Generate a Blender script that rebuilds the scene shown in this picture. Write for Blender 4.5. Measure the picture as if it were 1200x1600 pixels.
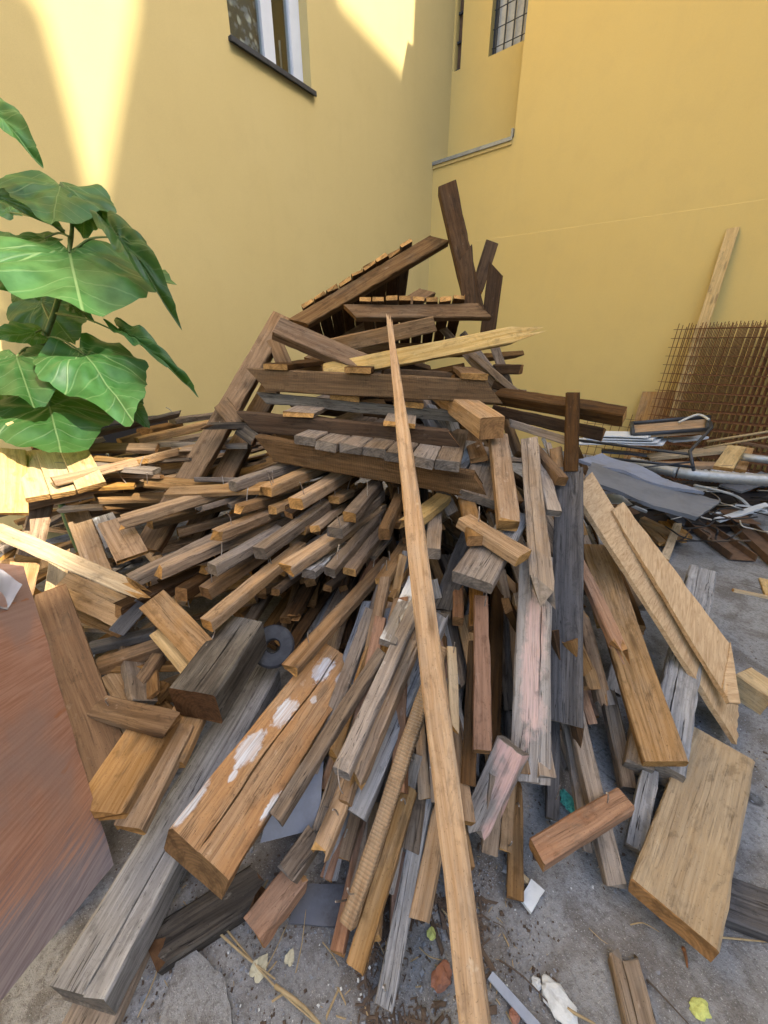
import bpy, bmesh, math, random
from mathutils import Vector, Matrix, noise

for o in list(bpy.data.objects): bpy.data.objects.remove(o)
scene = bpy.context.scene
col = scene.collection
R = math.radians

# ------------------------------------------------------------------ camera
FPX, PITCH, CAMH = 580.0, R(23.7), 1.5
cam_data = bpy.data.cameras.new('camera')
cam = bpy.data.objects.new('camera', cam_data); col.objects.link(cam)
cam.location = (0, 0, CAMH); cam.rotation_euler = (R(90) - PITCH, 0, 0)
cam_data.sensor_fit = 'VERTICAL'; cam_data.angle = 2 * math.atan(800 / FPX)
cam_data.clip_start = 0.02; cam_data.clip_end = 400
scene.camera = cam

# ------------------------------------------------------------------ sky, sun, exposure
SUN_EL = R(43)
SH = Vector((0.82, -0.572, 0)).normalized()              # horizontal direction towards the sun
world = bpy.data.worlds.new('World'); scene.world = world; world.use_nodes = True
wn = world.node_tree.nodes; wl = world.node_tree.links; wn.clear()
sky = wn.new('ShaderNodeTexSky'); sky.sky_type = 'NISHITA'; sky.sun_disc = False
sky.sun_elevation = SUN_EL; sky.sun_rotation = math.atan2(SH.x, SH.y)
sky.air_density = 1.0; sky.dust_density = 3.0; sky.ozone_density = 1.0
bg = wn.new('ShaderNodeBackground'); bg.inputs[1].default_value = 0.15
wo = wn.new('ShaderNodeOutputWorld')
wl.new(sky.outputs[0], bg.inputs[0]); wl.new(bg.outputs[0], wo.inputs[0])
sun_data = bpy.data.lights.new('sun', 'SUN'); sun_data.energy = 2.4; sun_data.angle = R(0.53)
sun_data.color = (1.0, 0.94, 0.82)
sun = bpy.data.objects.new('sun', sun_data); col.objects.link(sun)
SUNDIR = (SH * math.cos(SUN_EL) + Vector((0, 0, math.sin(SUN_EL)))).normalized()
sun.rotation_euler = (-SUNDIR).to_track_quat('-Z', 'Y').to_euler(); sun.location = SUNDIR * 60
scene.view_settings.view_transform = 'Standard'; scene.view_settings.look = 'None'
scene.view_settings.gamma = 1.0; scene.view_settings.use_curve_mapping = False
scene.view_settings.exposure = 2.05
scene.render.engine = 'CYCLES'
scene.cycles.max_bounces = 6; scene.cycles.diffuse_bounces = 1

# ------------------------------------------------------------------ pixels to points
cp, sp = math.cos(PITCH), math.sin(PITCH)
CAM = Vector((0, 0, CAMH))
def ray(u, v):
    x, y = (u - 600) / FPX, (800 - v) / FPX
    return Vector((x, cp + y * sp, -sp + y * cp))
def P(u, v, s):
    """pixel + depth along the optical axis; s >= 10 means: at height s-10 above the ground"""
    r = ray(u, v)
    if s >= 10: s = (s - 10 - CAMH) / r.z
    return CAM + r * s
def depth(p): return (p - CAM).dot(Vector((0, cp, -sp)))

# ------------------------------------------------------------------ node helper
class NT:
    def __init__(s, name):
        s.m = bpy.data.materials.new(name); s.m.use_nodes = True
        s.t = s.m.node_tree; s.t.nodes.clear()
        s.out = s.t.nodes.new('ShaderNodeOutputMaterial')
    def n(s, kind, **kw):
        nd = s.t.nodes.new('ShaderNode' + kind)
        for k, v in kw.items():
            if k.startswith('i_'):
                nd.inputs[k[2:].replace('_', ' ')].default_value = v
            else: setattr(nd, k, v)
        return nd
    def l(s, a, b): s.t.links.new(a, b)
    def math(s, op, a, b=None, clamp=False):
        nd = s.n('Math', operation=op, use_clamp=clamp)
        for i, x in enumerate((a, b)):
            if x is None: continue
            if isinstance(x, (int, float)): nd.inputs[i].default_value = x
            else: s.l(x, nd.inputs[i])
        return nd.outputs[0]
    def mapr(s, x, a, b, c=0.0, d=1.0):
        nd = s.n('MapRange'); nd.interpolation_type = 'SMOOTHSTEP'
        s.l(x, nd.inputs[0])
        for i, q in enumerate((a, b, c, d)): nd.inputs[i + 1].default_value = q
        return nd.outputs[0]
    def mix(s, f, a, b, mode='MIX'):
        nd = s.n('Mix', data_type='RGBA', blend_type=mode)
        for i, x in ((0, f), (6, a), (7, b)):
            if isinstance(x, (int, float)): nd.inputs[i].default_value = x
            elif isinstance(x, tuple): nd.inputs[i].default_value = (*x[:3], 1)
            else: s.l(x, nd.inputs[i])
        return nd.outputs[2]
    def noise(s, vec, scale, detail=4, rough=0.55, dist=0.0):
        nd = s.n('TexNoise'); nd.inputs['Scale'].default_value = scale
        nd.inputs['Detail'].default_value = detail; nd.inputs['Roughness'].default_value = rough
        nd.inputs['Distortion'].default_value = dist
        if vec is not None: s.l(vec, nd.inputs['Vector'])
        return nd.outputs[0]
    def scale(s, vec, v):
        nd = s.n('VectorMath', operation='MULTIPLY'); s.l(vec, nd.inputs[0]); nd.inputs[1].default_value = v
        return nd.outputs[0]
    def bump(s, h, strength=0.5, dist=0.002, prev=None):
        nd = s.n('Bump'); nd.inputs['Strength'].default_value = strength; nd.inputs['Distance'].default_value = dist
        s.l(h, nd.inputs['Height'])
        if prev is not None: s.l(prev, nd.inputs['Normal'])
        return nd.outputs[0]
    def finish(s, color, rough=0.8, normal=None, metal=0.0, spec=0.3, **kw):
        b = s.n('BsdfPrincipled')
        if isinstance(color, tuple): b.inputs['Base Color'].default_value = (*color[:3], 1)
        else: s.l(color, b.inputs['Base Color'])
        if isinstance(rough, (int, float)): b.inputs['Roughness'].default_value = rough
        else: s.l(rough, b.inputs['Roughness'])
        b.inputs['Metallic'].default_value = metal
        b.inputs['Specular IOR Level'].default_value = spec
        if normal is not None: s.l(normal, b.inputs['Normal'])
        s.l(b.outputs[0], s.out.inputs[0])
        return s.m
    def objcoord(s):
        """object coordinates shifted by a random amount per object; also the random value"""
        tc = s.n('TexCoord'); oi = s.n('ObjectInfo')
        sh = s.n('VectorMath', operation='SCALE'); sh.inputs[0].default_value = (17.3, 9.1, 23.7)
        s.l(oi.outputs['Random'], sh.inputs['Scale'])
        ad = s.n('VectorMath', operation='ADD'); s.l(tc.outputs['Object'], ad.inputs[0]); s.l(sh.outputs[0], ad.inputs[1])
        return ad.outputs[0], oi.outputs['Random'], tc.outputs['Object']

def wood(name, c_dark, c_light, weather=(0.2, 0.17, 0.14), amt=0.4, crack=0.5, var=0.25, saw=0.0, paint=None):
    """long-grain wood along local x. paint = (colour, lo, hi, scale) patches of old paint"""
    k = NT(name); vec, rnd, raw = k.objcoord()
    warp = k.noise(k.scale(vec, (0.7, 3, 3)), 2.0, 2)
    wv = k.n('VectorMath', operation='ADD'); k.l(vec, wv.inputs[0])
    cx = k.n('CombineXYZ'); k.l(k.math('MULTIPLY', warp, 0.05), cx.inputs[1]); k.l(k.math('MULTIPLY', warp, 0.05), cx.inputs[2])
    k.l(cx.outputs[0], wv.inputs[1]); wvec = wv.outputs[0]
    grain = k.noise(k.scale(wvec, (2.2, 64, 64)), 1.0, 5, 0.62, 0.4)
    fibre = k.noise(k.scale(wvec, (7, 230, 230)), 1.0, 3, 0.6)
    dirt = k.noise(k.scale(vec, (3.5, 8, 8)), 1.0, 5, 0.62)
    dirt2 = k.noise(k.scale(vec, (14, 22, 22)), 1.0, 4, 0.65)
    vo = k.n('TexVoronoi', feature='F1'); vo.inputs['Scale'].default_value = 1.0
    k.l(k.scale(vec, (2.6, 11, 11)), vo.inputs['Vector'])
    knot = k.mapr(vo.outputs['Distance'], 0.06, 0.2, 1, 0)
    g = k.mapr(grain, 0.22, 0.74)
    c = k.mix(g, c_dark, c_light)
    c = k.mix(k.math('MULTIPLY', knot, 0.65), c, tuple(x * 0.3 for x in c_dark))
    wf = k.math('MULTIPLY', k.mapr(k.math('ADD', dirt, k.math('MULTIPLY', k.math('SUBTRACT', rnd, 0.5), 0.22)), 0.42, 0.6), amt, True)
    c = k.mix(wf, c, k.mix(g, tuple(x * 0.6 for x in weather), weather))
    c = k.mix(k.math('MULTIPLY', k.mapr(dirt2, 0.55, 0.72), 0.45), c, tuple(x * 0.35 for x in c_dark))
    c = k.mix(k.math('MULTIPLY', k.mapr(dirt2, 0.36, 0.27), 0.3), c, tuple(min(0.8, x * 1.5 + 0.05) for x in weather))
    st_ = k.noise(k.scale(vec, (9, 26, 26)), 1.0, 6, 0.7, 0.8); sp2 = k.noise(vec, 190, 2, 0.6)
    c = k.mix(k.math('MULTIPLY', k.mapr(st_, 0.52, 0.68), 0.5), c, k.mix(rnd, tuple(x * 0.42 for x in c_dark), tuple(x * 0.55 for x in weather)))
    c = k.mix(k.math('MULTIPLY', k.mapr(sp2, 0.63, 0.72), 0.5), c, tuple(x * 0.3 for x in c_dark))
    crk = k.noise(k.scale(wvec, (1.3, 80, 80)), 1.0, 2, 0.5, 0.2)
    cm = k.mapr(k.math('ABSOLUTE', k.math('SUBTRACT', crk, 0.5)), 0.0, 0.018, 1, 0)
    cm = k.math('MULTIPLY', cm, k.mapr(dirt, 0.4, 0.55)); cm = k.math('MULTIPLY', cm, crack)
    c = k.mix(cm, c, (0.012, 0.009, 0.006))
    c = k.mix(k.math('MULTIPLY', k.mapr(fibre, 0.4, 0.72), 0.2), c, tuple(x * 0.4 for x in c_dark))
    h = k.math('ADD', k.math('MULTIPLY', grain, 0.8), k.math('MULTIPLY', fibre, 0.7))
    h = k.math('SUBTRACT', h, k.math('MULTIPLY', cm, 1.2))
    if saw:
        wa = k.n('TexWave', wave_type='BANDS', bands_direction='X'); wa.inputs['Scale'].default_value = 34
        wa.inputs['Distortion'].default_value = 1.5; k.l(vec, wa.inputs['Vector'])
        h = k.math('ADD', h, k.math('MULTIPLY', wa.outputs['Fac'], saw))
        c = k.mix(k.math('MULTIPLY', wa.outputs['Fac'], 0.25 * saw), c, tuple(x * 0.5 for x in c_dark))
    if paint:
        pc, lo, hi, scl, axis = paint
        if isinstance(scl, list):
            sx = k.n('SeparateXYZ'); k.l(raw, sx.inputs[0]); edge = k.noise(k.scale(raw, (28, 40, 40)), 1.0, 5, 0.65, 0.4); best = None
            for (ex, ey, rx, ry) in scl:
                q1 = k.math('MULTIPLY', k.math('SUBTRACT', sx.outputs[0], ex), 1 / rx); q2 = k.math('MULTIPLY', k.math('SUBTRACT', sx.outputs[1], ey), 1 / ry)
                dd = k.math('SUBTRACT', 1.0, k.math('SQRT', k.math('ADD', k.math('MULTIPLY', q1, q1), k.math('MULTIPLY', q2, q2))))
                best = dd if best is None else k.math('MAXIMUM', best, dd)
            up = k.mapr(sx.outputs[2], 0.0, 0.01)
            pn0 = k.math('MULTIPLY', k.math('ADD', best, k.math('MULTIPLY', k.math('SUBTRACT', edge, 0.5), 1.5)), up)
        if isinstance(scl, list): pm = k.math('MULTIPLY', k.mapr(pn0, lo, hi), k.mapr(k.math('ADD', grain, k.math('MULTIPLY', fibre, 0.6)), 0.6, 0.95, 1.0, 0.5))
        else:
            pn = k.noise(k.scale(vec, (scl * 0.7, scl, scl)), 1.0, 5, 0.5, 0.2)
            pm = k.mapr(k.math('ADD', pn, k.math('MULTIPLY', grain, 0.1)), lo, hi)
        c = k.mix(pm, c, k.mix(k.mapr(fibre, 0.45, 0.75), pc, tuple(x * 0.8 for x in pc)))
        h = k.math('ADD', h, k.math('MULTIPLY', pm, 0.8))
    hs = k.n('HueSaturation'); hs.inputs['Fac'].default_value = 1
    k.l(c, hs.inputs['Color'])
    k.l(k.math('ADD', k.math('MULTIPLY', rnd, 2 * var), 1 - var), hs.inputs['Value'])
    r2 = k.math('FRACT', k.math('MULTIPLY', rnd, 13.7))
    k.l(k.math('ADD', k.math('MULTIPLY', r2, 0.3), 0.94), hs.inputs['Saturation'])
    return k.finish(hs.outputs[0], 0.82, k.bump(h, 0.75, 0.003), spec=0.22)

def endgrain(name, c):
    k = NT(name); vec, rnd, raw = k.objcoord()
    wa = k.n('TexWave', wave_type='RINGS', rings_direction='X'); wa.inputs['Scale'].default_value = 26
    wa.inputs['Distortion'].default_value = 5; wa.inputs['Detail'].default_value = 4
    off = k.n('VectorMath', operation='ADD'); k.l(raw, off.inputs[0]); off.inputs[1].default_value = (0, 0.03, 0.045)
    k.l(off.outputs[0], wa.inputs['Vector'])
    d = k.noise(vec, 30, 5, 0.65); f = k.noise(vec, 160, 3)
    cc = k.mix(wa.outputs['Fac'], tuple(x * 0.75 for x in c), c)
    cc = k.mix(k.mapr(d, 0.42, 0.66), cc, tuple(x * 0.35 for x in c))
    cc = k.mix(k.math('MULTIPLY', f, 0.5), cc, tuple(min(0.7, x * 1.15) for x in c))
    hs = k.n('HueSaturation'); k.l(cc, hs.inputs['Color'])
    k.l(k.math('ADD', k.math('MULTIPLY', rnd, 0.6), 0.7), hs.inputs['Value'])
    return k.finish(hs.outputs[0], 0.9, k.bump(k.math('ADD', wa.outputs['Fac'], f), 0.5, 0.002), spec=0.15)

W = {
 'brown':  wood('wood_brown', (0.135, 0.072, 0.033), (0.32, 0.195, 0.102), (0.30, 0.215, 0.14), 0.4),
 'tan':    wood('wood_tan', (0.29, 0.168, 0.082), (0.54, 0.355, 0.205), (0.44, 0.335, 0.235), 0.45),
 'orange': wood('wood_orange', (0.36, 0.185, 0.07), (0.57, 0.34, 0.145), (0.40, 0.29, 0.19), 0.4, 0.3),
 'red':    wood('wood_red', (0.24, 0.125, 0.075), (0.42, 0.245, 0.155), (0.32, 0.24, 0.175), 0.35, 0.4),
 'pale':   wood('wood_pale', (0.46, 0.30, 0.145), (0.70, 0.52, 0.30), (0.48, 0.38, 0.26), 0.3, 0.2, 0.15),
 'pine':   wood('wood_pine', (0.54, 0.355, 0.165), (0.74, 0.55, 0.30), (0.55, 0.42, 0.24), 0.2, 0.1, 0.1),
 'grey':   wood('wood_grey', (0.14, 0.10, 0.07), (0.35, 0.265, 0.19), (0.38, 0.32, 0.26), 0.5, 0.8),
 'cool':   wood('wood_cool_grey', (0.21, 0.195, 0.18), (0.47, 0.445, 0.415), (0.28, 0.28, 0.28), 0.5, 1.0, 0.1),
 'dgrey':  wood('wood_dark_grey', (0.06, 0.055, 0.053), (0.15, 0.138, 0.13), (0.19, 0.17, 0.15), 0.35, 0.7, 0.12),
 'dark':   wood('wood_dark', (0.04, 0.02, 0.009), (0.115, 0.063, 0.03), (0.13, 0.085, 0.05), 0.35, 0.6),
 'burnt':  wood('wood_burnt', (0.022, 0.019, 0.016), (0.13, 0.107, 0.083), (0.34, 0.30, 0.24), 0.4, 1.0),
 'saw':    wood('wood_sawn', (0.35, 0.215, 0.115), (0.56, 0.39, 0.235), (0.42, 0.33, 0.24), 0.4, 0.2, 0.12, saw=1.0),
 'sawdark': wood('wood_sawn_dark', (0.105, 0.06, 0.03), (0.24, 0.15, 0.082), (0.22, 0.155, 0.1), 0.4, 0.4, 0.12, saw=0.7),
 'painted': wood('wood_painted_orange', (0.32, 0.14, 0.048), (0.54, 0.275, 0.10), (0.45, 0.31, 0.18), 0.45, 0.5, 0.05, paint=((0.76, 0.76, 0.75), 0.615, 0.635, 10, 0)),
 'pink':   wood('wood_painted_pink', (0.25, 0.2, 0.16), (0.47, 0.41, 0.345), (0.38, 0.34, 0.30), 0.5, 0.8, 0.05, paint=((0.66, 0.42, 0.34), 0.52, 0.60, 4, 0)),
 'whitish': wood('wood_whitewashed', (0.24, 0.20, 0.16), (0.44, 0.38, 0.31), (0.33, 0.30, 0.27), 0.5, 0.7, 0.08, paint=((0.72, 0.71, 0.68), 0.54, 0.62, 7, 0)),
 'redbrown': wood('wood_red_brown', (0.15, 0.075, 0.034), (0.27, 0.145, 0.068), (0.25, 0.165, 0.095), 0.3, 0.3, 0.05),
 'pinktan': wood('wood_pinkish_tan', (0.41, 0.255, 0.145), (0.63, 0.44, 0.28), (0.53, 0.42, 0.31), 0.4, 0.2, 0.04),
 'block':  wood('wood_olive_block', (0.34, 0.235, 0.135), (0.49, 0.37, 0.23), (0.45, 0.36, 0.25), 0.5, 0.35, 0.05),
}
E = {'light': endgrain('endgrain_light', (0.50, 0.27, 0.09)), 'mid': endgrain('endgrain_mid', (0.33, 0.17, 0.065)),
     'dark': endgrain('endgrain_dark', (0.16, 0.08, 0.035)), 'grey': endgrain('endgrain_grey', (0.22, 0.18, 0.14))}
ENDOF = {'brown': 'mid', 'tan': 'light', 'orange': 'light', 'red': 'mid', 'pale': 'light', 'pine': 'light', 'grey': 'grey', 'cool': 'grey',
         'dgrey': 'grey', 'dark': 'mid', 'burnt': 'dark', 'saw': 'light', 'sawdark': 'mid', 'painted': 'mid', 'pink': 'grey', 'whitish': 'grey', 'block': 'mid', 'redbrown': 'dark', 'pinktan': 'light'}

def simple(name, c, rough=0.6, metal=0.0, nscale=20, namt=0.3, c2=None, bump=0.3, bd=0.002, spec=0.4):
    k = NT(name); vec, rnd, raw = k.objcoord()
    a = k.noise(vec, nscale, 6, 0.6); b = k.noise(vec, nscale * 6, 3)
    cc = k.mix(k.math('MULTIPLY', k.mapr(a, 0.42, 0.68), namt), c, c2 or tuple(x * 0.45 for x in c))
    cc = k.mix(k.math('MULTIPLY', k.mapr(b, 0.45, 0.75), namt * 0.5), cc, tuple(min(0.85, x * 1.3) for x in c))
    return k.finish(cc, k.math('ADD', k.math('MULTIPLY', a, 0.25), rough - 0.12), k.bump(k.math('ADD', a, b), bump, bd), metal, spec)

M = {
 'nail': simple('rusty_nail', (0.46, 0.41, 0.35), 0.5, 0.6, 60, 0.6, (0.16, 0.07, 0.03)),
 'rust': simple('rusty_steel', (0.21, 0.085, 0.028), 0.8, 0.1, 50, 0.6, (0.09, 0.035, 0.014)),
 'rustlight': simple('rusty_channel', (0.18, 0.105, 0.06), 0.7, 0.2, 18, 0.6, (0.09, 0.055, 0.035)),
 'zinc': simple('zinc_flashing', (0.36, 0.36, 0.33), 0.5, 0.5, 12, 0.4),
 'darkmetal': simple('dark_steel', (0.06, 0.065, 0.075), 0.5, 0.4, 20, 0.4),
 'silver': simple('aluminium_foil', (0.42, 0.42, 0.40), 0.5, 0.6, 30, 0.3),
 'greysheet': simple('grey_sheet', (0.17, 0.175, 0.185), 0.55, 0.0, 5, 0.35),
 'white': simple('white_plastic', (0.72, 0.73, 0.72), 0.45, 0.0, 8, 0.2, (0.5, 0.48, 0.42)),
 'ivory': simple('ivory_cable', (0.62, 0.58, 0.5), 0.5, 0.0, 20, 0.3),
 'blackcable': simple('black_cable', (0.025, 0.025, 0.027), 0.5, 0.0, 20, 0.3),
 'rubber': simple('black_rubber', (0.022, 0.024, 0.03), 0.6, 0.0, 25, 0.5, (0.07, 0.075, 0.085)),
 'tile': simple('white_tile', (0.72, 0.72, 0.68), 0.4, 0.0, 14, 0.25),
 'plaster': simple('plaster_lump', (0.68, 0.67, 0.62), 0.9, 0.0, 40, 0.4),
 'sponge': simple('yellow_sponge', (0.60, 0.62, 0.18), 0.9, 0.0, 70, 0.5),
 'turq': simple('turquoise_fibre', (0.16, 0.62, 0.47), 0.9, 0.0, 90, 0.6),
 'straw': simple('straw', (0.42, 0.30, 0.15), 0.8, 0.0, 40, 0.4),
 'root': simple('brown_root', (0.11, 0.075, 0.05), 0.9, 0.0, 40, 0.5),
 'stone': simple('concrete_slab', (0.29, 0.30, 0.315), 0.85, 0.0, 9, 0.5, (0.14, 0.13, 0.12)),
 'terracotta': simple('brick_chip', (0.34, 0.15, 0.09), 0.9, 0.0, 40, 0.4),
 'cloth': simple('grey_blue_cloth', (0.25, 0.265, 0.31), 0.85, 0.0, 12, 0.4, (0.2, 0.19, 0.19)),
 'frame': simple('white_window_frame', (0.72, 0.74, 0.76), 0.4, 0.0, 5, 0.1),
 'plate': simple('dirty_plate', (0.13, 0.13, 0.14), 0.6, 0.3, 10, 0.8, (0.06, 0.05, 0.045)),
 'gray_strip': simple('grey_strip', (0.36, 0.38, 0.42), 0.5, 0.0, 12, 0.3),
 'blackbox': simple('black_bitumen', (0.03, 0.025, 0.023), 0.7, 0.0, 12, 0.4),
 'interior': simple('dim_interior', (0.06, 0.055, 0.05), 0.9, 0.0, 3, 0.2),
}

# ------------------------------------------------------------------ object helpers
def link(name, mesh, mats, parent=None, mat=None):
    o = bpy.data.objects.new(name, mesh); col.objects.link(o)
    for m in (mats if isinstance(mats, (list, tuple)) else [mats]): mesh.materials.append(m)
    if mat is None: mat = Matrix.Identity(4)
    if parent is not None:
        o.parent = parent; o.matrix_basis = INV(parent) @ mat
    else: o.matrix_basis = mat
    return o
def WM(o):
    m = o.matrix_basis.copy(); q = o.parent
    while q: m = q.matrix_basis @ m; q = q.parent
    return m
def INV(o): return WM(o).inverted()
def tag(o, label, cat, group=None):
    o['label'] = label; o['category'] = cat
    if group: o['group'] = group
    return o
def thing(name, label, cat, loc=(0, 0, 0), group=None):
    o = bpy.data.objects.new(name, None); col.objects.link(o); o.empty_display_size = 0.1
    o.matrix_basis = Matrix.Translation(Vector(loc)); return tag(o, label, cat, group)
def mesh_of(name, verts, faces, smooth=False):
    me = bpy.data.meshes.new(name); me.from_pydata([tuple(v) for v in verts], [], faces); me.update()
    if smooth: me.polygons.foreach_set('use_smooth', [True] * len(me.polygons))
    return me
def T(v): return Matrix.Translation(Vector(v))
def frame(x, n, o):
    x = x.normalized(); n = (n - x * n.dot(x)).normalized(); y = n.cross(x)
    return Matrix(((x.x, y.x, n.x, o.x), (x.y, y.y, n.y, o.y), (x.z, y.z, n.z, o.z), (0, 0, 0, 1)))
def tube_data(pts, r, seg=6, r1=None, cap=True):
    pts = [Vector(p) for p in pts]; vs = []; fs = []
    n = len(pts); up = None
    for i, p in enumerate(pts):
        d = (pts[min(i + 1, n - 1)] - pts[max(i - 1, 0)]).normalized()
        if up is None: up = d.orthogonal().normalized()
        up = (up - d * up.dot(d)); up = up.normalized() if up.length > 1e-6 else d.orthogonal().normalized()
        s = d.cross(up); rr = r if r1 is None else r + (r1 - r) * i / (n - 1)
        for k in range(seg):
            a = 2 * math.pi * k / seg
            vs.append(p + (up * math.cos(a) + s * math.sin(a)) * rr)
    for i in range(n - 1):
        for k in range(seg):
            a = i * seg + k; b = i * seg + (k + 1) % seg
            fs.append((a, b, b + seg, a + seg))
    if cap: fs.append(tuple(range(seg))[::-1]); fs.append(tuple(range((n - 1) * seg, n * seg)))
    return vs, fs
def tube(name, pts, r, mat, parent=None, seg=6, r1=None, smooth=True):
    vs, fs = tube_data(pts, r, seg, r1)
    if parent is None:
        c = sum((Vector(p) for p in pts), Vector()) / len(pts)
        return link(name, mesh_of(name, [v - c for v in vs], fs, smooth), mat, None, T(c))
    return link(name, mesh_of(name, vs, fs, smooth), mat, parent)
def box_data(x0, x1, y0, y1, z0, z1):
    v = [(x, y, z) for x in (x0, x1) for y in (y0, y1) for z in (z0, z1)]
    f = [(0, 1, 3, 2), (4, 6, 7, 5), (0, 4, 5, 1), (2, 3, 7, 6), (0, 2, 6, 4), (1, 5, 7, 3)]
    return v, f
def merge(lst):
    V, F = [], []
    for v, f in lst:
        b = len(V); V += list(v); F += [tuple(i + b for i in q) for q in f]
    return V, F
def smoothpath(pts, n=6):
    pts = [Vector(p) for p in pts]; out = []
    for i in range(len(pts) - 1):
        p0 = pts[max(i - 1, 0)]; p1 = pts[i]; p2 = pts[i + 1]; p3 = pts[min(i + 2, len(pts) - 1)]
        for k in range(n):
            t = k / n
            out.append(0.5 * ((2 * p1) + (p2 - p0) * t + (2 * p0 - 5 * p1 + 4 * p2 - p3) * t * t + (3 * p1 - p0 - 3 * p2 + p3) * t ** 3))
    out.append(pts[-1]); return out

# ------------------------------------------------------------------ a piece of timber
SEED = [0]
def timber_mesh(L, w, t, rng, e0='cut', e1='cut', wp=None, bow=0.0, crack=None, wane=0.35, skew=0.12, tp=None):
    N = max(6, min(44, int(L / 0.04)))
    ch = min(0.11 * min(w, t), 0.006)
    hw, ht = w / 2, t / 2
    extra = e0 == 'split' or e1 == 'split' or crack is not None
    ys = []
    if crack is not None:
        ys = [crack + 0.02, crack, crack - 0.02]
    elif extra: ys = [0.45, 0.12, -0.2, -0.5]
    base = [(hw - ch, -ht), (hw, -ht + ch), (hw, ht - ch), (hw - ch, ht)] + [(y * hw, ht) for y in ys] + \
           [(-hw + ch, ht), (-hw, ht - ch), (-hw, -ht + ch), (-hw + ch, -ht)] + [(-y * hw, -ht) for y in (ys if crack is None else [])]
    n = len(base); sd = rng.uniform(0, 100)
    sk = [(rng.uniform(-skew, skew), rng.uniform(-skew, skew)) for _ in range(2)]
    xs = [-L / 2 + L * i / N for i in range(N + 1)]
    for q, e in ((0, e0), (1, e1)):                   # an extra ring close to each end keeps the arris crisp
        pass
    rough_end = 0.003 if rng.random() < 0.6 else min(0.012, 0.12 * w)
    if crack is not None: rough_end = 0.003
    twist = rng.uniform(-0.07, 0.07) if w < 0.1 else 0.0
    V = []; amp = 0.0016 + 0.012 * min(w, t) * 0.6
    wa_ring = [rng.random() < 0.3 for _ in range(n)]
    for i, x in enumerate(xs):
        f = i / N
        ws = 1.0
        if wp:
            q = f * (len(wp) - 1); j = min(int(q), len(wp) - 2); ws = wp[j] + (wp[j + 1] - wp[j]) * (q - j)
        dy = noise.noise(Vector((x * 1.7, sd, 0))) * amp * 2.0
        dz = noise.noise(Vector((x * 1.7, sd, 7))) * amp * 2.0 + bow * (1 - (2 * f - 1) ** 2)
        for k, (y, z) in enumerate(base):
            yy, zz, xx = y * ws, z * (ws ** 0.5 if wp else 1), x
            a = amp * (1.0 + (0.8 if wa_ring[k] else 0))
            nv = noise.noise_vector(Vector((x * 6 + k * 3.1, sd + k, 3)))
            n2 = noise.noise_vector(Vector((x * 26 + k * 1.7, sd, k + 5)))
            yy += nv.x * a + n2.x * a * 0.7; zz += nv.y * a + n2.y * a * 0.7
            if wane and rng.random() < 0.07 * wane * 2:            # small chips out of the arrises
                m = rng.uniform(0.02, 0.16); yy *= 1 - m * min(1, 0.03 / w * 2); zz *= 1 - m * min(1, 0.03 / t)
            if crack is not None and k == 5:
                wig = noise.noise(Vector((x * 5, sd, 11))) * 0.25
                yy += wig * hw * 0.4; zz -= ht * 0.55 * max(0.0, math.sin(math.pi * f)) ** 0.5
            if crack is not None and k in (4, 6):
                wig = noise.noise(Vector((x * 5, sd, 11))) * 0.25; yy += wig * hw * 0.4 + (0.008 if k == 4 else -0.008) * hw
            if i in (0, N):
                e = e0 if i == 0 else e1; sg = -1 if i == 0 else 1; s_ = sk[0 if i == 0 else 1]
                if e == 'split':
                    xx += sg * (rng.random() ** 1.6) * min(0.16, L * 0.2) - sg * 0.03
                elif e == 'spike':
                    xx += sg * (rng.random() ** 1.5) * min(0.2, L * 0.15); yy *= 0.25; zz *= 0.4
                elif e == 'ragged':
                    xx += sg * (rng.random() ** 2 * 0.035 - 0.012); yy *= 0.94; zz *= 0.94
                elif e == 'miter':
                    xx += sg * (y / hw) * w * 0.5
                elif e == 'miter-':
                    xx -= sg * (y / hw) * w * 0.5
                elif e == 'vmiter':
                    xx += sg * (z / ht) * t * 0.9
                elif e == 'vmiter-':
                    xx -= sg * (z / ht) * t * 0.9
                else:
                    xx += s_[0] * y + s_[1] * z + rng.uniform(-1, 1) * rough_end
            tw = twist * (f - 0.5); V.append((xx, yy + dy - zz * tw, zz + dz + yy * tw))
    F = []
    for i in range(N):
        for k in range(n):
            a = i * n + k; b = i * n + (k + 1) % n
            F.append((a, b, b + n, a + n))
    F.append(tuple(range(n))[::-1]); F.append(tuple(range(N * n, (N + 1) * n)))
    me = mesh_of('timber', V, F)
    me.polygons[len(F) - 1].material_index = 1; me.polygons[len(F) - 2].material_index = 1
    return me

def timber3(name, mat, a, b, w, t, up=None, roll=0, parent=None, end=None, top=True, **kw):
    """a timber between two points of its top (or facing) face's centre line"""
    SEED[0] += 1; rng = random.Random(SEED[0] * 7919 + 13)
    x = b - a; L = x.length
    if up is None:
        up = Vector((0, 0, 1)) if abs(x.normalized().z) < 0.93 else (CAM - (a + b) / 2)
    M4 = frame(x, up, (a + b) / 2)
    if roll: M4 = M4 @ Matrix.Rotation(R(roll), 4, 'X')
    if top: M4 = M4 @ T((0, 0, -t / 2))
    if w < 0.1 and L > 0.25:
        for q in ('e0', 'e1'):
            if q not in kw and rng.random() < 0.2: kw[q] = 'ragged'
        if 'bow' not in kw: kw['bow'] = rng.uniform(-0.007, 0.007) * L
    me = timber_mesh(L, w, t, rng, **kw)
    o = link(name, me, [W[mat], E[end or ENDOF[mat]]], parent, M4)
    return o, L, w, t, rng

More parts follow.
